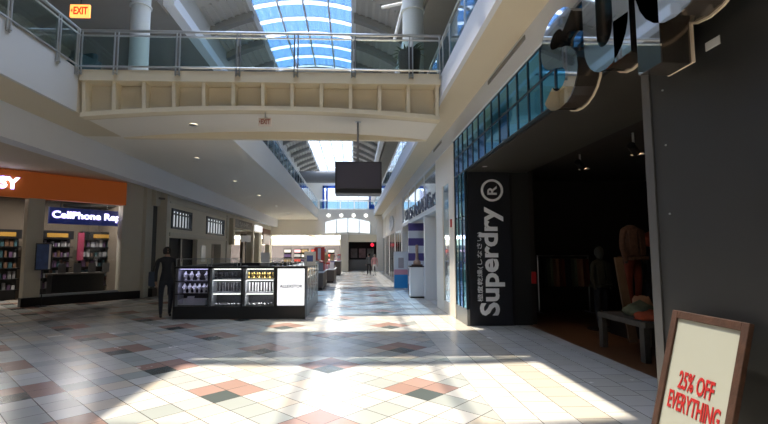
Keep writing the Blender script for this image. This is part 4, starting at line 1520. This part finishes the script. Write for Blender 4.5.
for b, z, e, c in ((0, 1.15, .55, (.7, .68, 1)), (0, .85, .5, (.7, .68, 1)), (1, .90, 1.0, (.9, .93, 1)), (1, 1.15, .35, (.9, .93, 1)), (1, .57, .5, (.9, .93, 1)), (2, 1.15, 1.6, (1, .97, .85)), (2, .90, 3.0, (1, .98, .92)), (2, .57, 1.6, (1, 1, .95))):
    x0, x1 = bays[b]
    l = bpy.data.lights.new('case_lamp', 'AREA')
    l.shape = 'RECTANGLE'
    l.size, l.size_y = x1-x0-.15, .05
    l.energy = e*.5
    l.color = c
    lo_ = bpy.data.objects.new('case_lamp', l)
    COL.objects.link(lo_)
    lo_.location = ((x0+x1)/2, KY0+.12, z)
    lo_.rotation_euler = (.35, 0, 0)
# right hand side run with mirrored glass shelves
W().box(KX1-D, KY0+D, 0, KX1, KY1, KB).build('base', mat('kiosk_grey_base', (.22, .22, .22), .3), ki)
W().box(KX1-D, KY0+D, KH-.05, KX1, KY1, KH).build('top_rim', STEEL, ki)
W().box(KX1-D, KY0+D, KB, KX1-D+.03, KY1, KH-.05).build('back_panel', CHARC, ki)
for i in range(5):
    y = KY0+D+(KY1-KY0-D)*i/4
    W().box(KX1-.03, y-.02, KB, KX1, y+.02, KH-.05).build('upright', STEEL, ki)
for z in (.62, .93):
    W().box(KX1-D+.03, KY0+D, z-.015, KX1-.02, KY1, z).build('shelf', WP, ki)
W().box(KX1-.012, KY0+D, KB, KX1-.004, KY1, KH-.05).build('side_glass', SHOPG, ki)
l = bpy.data.lights.new('added_side_lamp', 'AREA')  # lamp added to brighten the side shelves
l.shape = 'RECTANGLE'
l.size, l.size_y = .08, 3.2
l.energy = 6
lo_ = bpy.data.objects.new('added_side_lamp', l)
COL.objects.link(lo_)
lo_.location = (KX1-.10, 13.3, 1.18)
W().box(KX1-.16, KY0+D+.1, KH-.06, KX1-.06, KY1-.1, KH-.045).build('added_light_strip', LEDW, ki)  # glowing strip added along with the side lamp
# left side and rear runs
W().box(KX0, KY0+D, 0, KX0+D, KY1, KH).build('left_cabinet', BLACK, ki)
W().box(KX0+D, KY1-D, 0, KX1-D, KY1, KH).build('rear_cabinet', BLACK, ki)
# glass risers on the counter
for x0, x1, y0, y1 in ((KX0+.03, -2.80, KY0+.05, KY0+.40), (-2.05, KX1-.02, KY0+.05, KY0+.42)):
    m_ = W()
    for x in (x0, (x0+x1)/2, x1-.015):
        for y in (y0, y1):
            m_.box(x, y, KH, x+.015, y+.015, KH+.19)
    m_.box(x0, y0, KH+.175, x1, y0+.015, KH+.19).box(x0, y1, KH+.175, x1, y1+.015, KH+.19)
    m_.build('riser_frame', STEEL, ki)
    W().box(x0, y0, KH+.19, x1, y1+.015, KH+.197).build('riser_top', SHOPG, ki)
    W().box(x0, y0+.004, KH, x1, y0+.009, KH+.175).build('riser_glass', SHOPG, ki)

SILV = mat('silver_jewellery', (.75, .75, .78), .2, .9)
GOLD = mat('gold_jewellery', (.55, .40, .14), .25, .8)
VELV = mat('white_bust', (.7, .7, .74), .6)
DVEL = mat('dark_velvet', (.03, .03, .04), .8)


def bust(m=VELV, j=SILV):
    t = thing('necklace_bust', '', 'jewellery display')
    MB().lathe([(.035, 0), (.04, .01), (.02, .03), (.045, .09), (.06, .14), (.03, .18), (.02, .215), (.022, .225)], seg=12).build('stand', m, t, smooth=True)
    MB().tube([(.045*math.cos(a), -.045-.01*math.sin(a*2), .15+.055*math.sin(a)) for a in [PI+PI*i/8 for i in range(9)]], .007, 6).build('necklace', j, t)
    return t


b0 = bust()
first = True
for row, z, xs, lab in (('top', .905, (-4.10, -3.96, -3.80, -3.58), 'necklace bust on the top shelf of the violet lit left case'),
                        ('middle', .605, (-4.12, -4.0, -3.88, -3.76, -3.63, -3.54), 'necklace bust on the middle shelf of the violet lit left case')):
    for xi, x in enumerate(xs):
        o = b0 if first else copy_tree(b0)
        first = False
        o.location = (x, KY0+.22+random.uniform(-.04, .05), z)
        o.rotation_euler = (0, 0, random.uniform(-.4, .4))
        o['label'] = ORD[xi]+' '+lab
        o['group'] = 'necklace busts on the %s shelf of the left case' % row
t = thing('jewellery_tray', 'open white-edged tray on the bottom shelf of the left case', 'tray', (-3.88, KY0+.2, .305))
MB().box(-.33, -.14, 0, .33, .14, .02).build('tray_base', DVEL, t)
MB().box(-.33, -.14, .02, .33, -.125, .05).box(-.33, .125, .02, .33, .14, .16).box(-.33, -.14, .02, -.3, .14, .14).box(.3, -.14, .02, .33, .14, .14).build('rim', VELV, t)
MB().prism([(-.22, .10, .02), (-.05, .10, .02), (-.02, .12, .21), (-.19, .12, .21)], (0, .01, 0)).build('card', VELV, t)
# hanging strands in the two middle cases
for b, nm, mm in ((1, 'second', SILV), (2, 'third', VELV)):
    x0, x1 = bays[b]
    base = None
    for i in range(9):
        x = x0+.12+i*.07
        if base is None:
            base = MB().tube([(0, 0, 0), (0, 0, .23)], .016, 6)
            base = base.build('bead_strand', mm)
        o = base if i == 0 else base.copy()
        if i:
            COL.objects.link(o)
        o.location = (x, KY0+.25+.02*(i % 3), .622)
        tag(o, '%s upright bead strand on the middle shelf of the %s case' % (ORD[i], nm), 'jewellery', 'bead strands in the %s case' % nm)
    base = None
    for i in range(10):
        if base is None:
            base = MB().lathe([(.03, 0), (.034, .02), (.012, .05), (.03, .09), (.02, .14), (.004, .16)], seg=10).build('charm_stand', DVEL if b == 1 else GOLD, smooth=True)
        o = base if i == 0 else base.copy()
        if i:
            COL.objects.link(o)
        o.location = (x0+.11+i*.064, KY0+.20+.06*(i % 2), .952)
        tag(o, '%s small %s jewellery stand on the top shelf of the %s case' % (ORD[i], 'dark' if b == 1 else 'gold', nm), 'jewellery', 'stands on the top shelf of the %s case' % nm)
    base = None
    for i in range(8):
        if base is None:
            base = MB().tube([(.045*math.cos(2*PI*j/10), .045*math.sin(2*PI*j/10), .02+.008*math.sin(4*PI*j/10)) for j in range(11)], .010, 6).build('bracelet', SILV)
        o = base if i == 0 else base.copy()
        if i:
            COL.objects.link(o)
        o.location = (x0+.13+i*.078, KY0+.16+.08*(i % 2), .32)
        o.rotation_euler = (.5, random.uniform(-.3, .3), random.uniform(0, 3))
        tag(o, '%s coiled bracelet on the bottom shelf of the %s case' % (ORD[i], nm), 'bracelet', 'bracelets in the %s case' % nm)
# goods on the counter top and side shelves
base = None
for i in range(7):
    if base is None:
        base = MB().lathe([(.04, 0), (.035, .01), (.008, .02), (.008, .09), (.035, .10), (.035, .115)], seg=10).build('ring_stand', SILV)
    o = base if i == 0 else base.copy()
    if i:
        COL.objects.link(o)
    o.location = (-1.98+i*.12, KY0+.24, KH)
    tag(o, '%s small silver ring stand under the right hand glass riser' % ORD[i], 'jewellery', 'ring stands under the right riser')
for z, nm in ((.30, 'lower'), (.62, 'middle'), (.93, 'upper')):
    base = None
    for i in range(8):
        if base is None:
            base = MB().box(-.12, -.13, 0, .12, .13, .16 if z > .5 else .22).build('boxed_goods', GOODS[(0, 5, 2)[int(z*3) % 3]], bevel=.008)
        o = base if i == 0 else base.copy()
        if i:
            COL.objects.link(o)
        o.location = (KX1-.2, KY0+D+.25+i*.42, z)
        tag(o, '%s pale box on the %s shelf of the kiosk right side' % (('nearest', 'second nearest', 'third nearest', 'fourth nearest', 'fourth farthest', 'third farthest', 'second farthest', 'farthest')[i], nm), 'box', 'boxes on the %s side shelf' % nm)
t = thing('counter_sign', 'white card sign on a thin black pole on the kiosk', 'sign', (-2.66, KY0+.25, KH))
MB().tube([(0, 0, 0), (0, 0, .62)], .012, 8).build('pole', BLACK, t)
MB().box(-.12, -.01, .60, .12, .01, .76).build('card', WP, t)
MB().lathe([(.07, 0), (.07, .015), (.01, .02)], seg=16).build('foot', WP, t)
t = thing('cash_register', 'grey register with a tilted screen on the kiosk counter', 'register', (-2.18, KY0+.3, KH), .3)
MB().box(-.12, -.15, 0, .12, .15, .09).build('drawer', mat('register_grey', (.3, .3, .31), .5), t, .01)
MB().prism([(-.11, -.04, .10), (.11, -.04, .10), (.11, .04, .34), (-.11, .04, .34)], (0, .03, 0)).build('screen', mat('register_light', (.5, .5, .5), .5), t)
t = thing('framed_display', 'small white and blue framed display at the right end of the kiosk', 'sign', (-1.13, KY0+.95, KH))
W().box(-1.28, 11.95, KH, -.98+.0, 11.99, KH+.36).build('frame', WP, t)
W().box(-1.21, 11.94, KH+.10, -1.05, 11.95, KH+.26).build('print', mat('blue_print', (.1, .15, .4), .5), t)
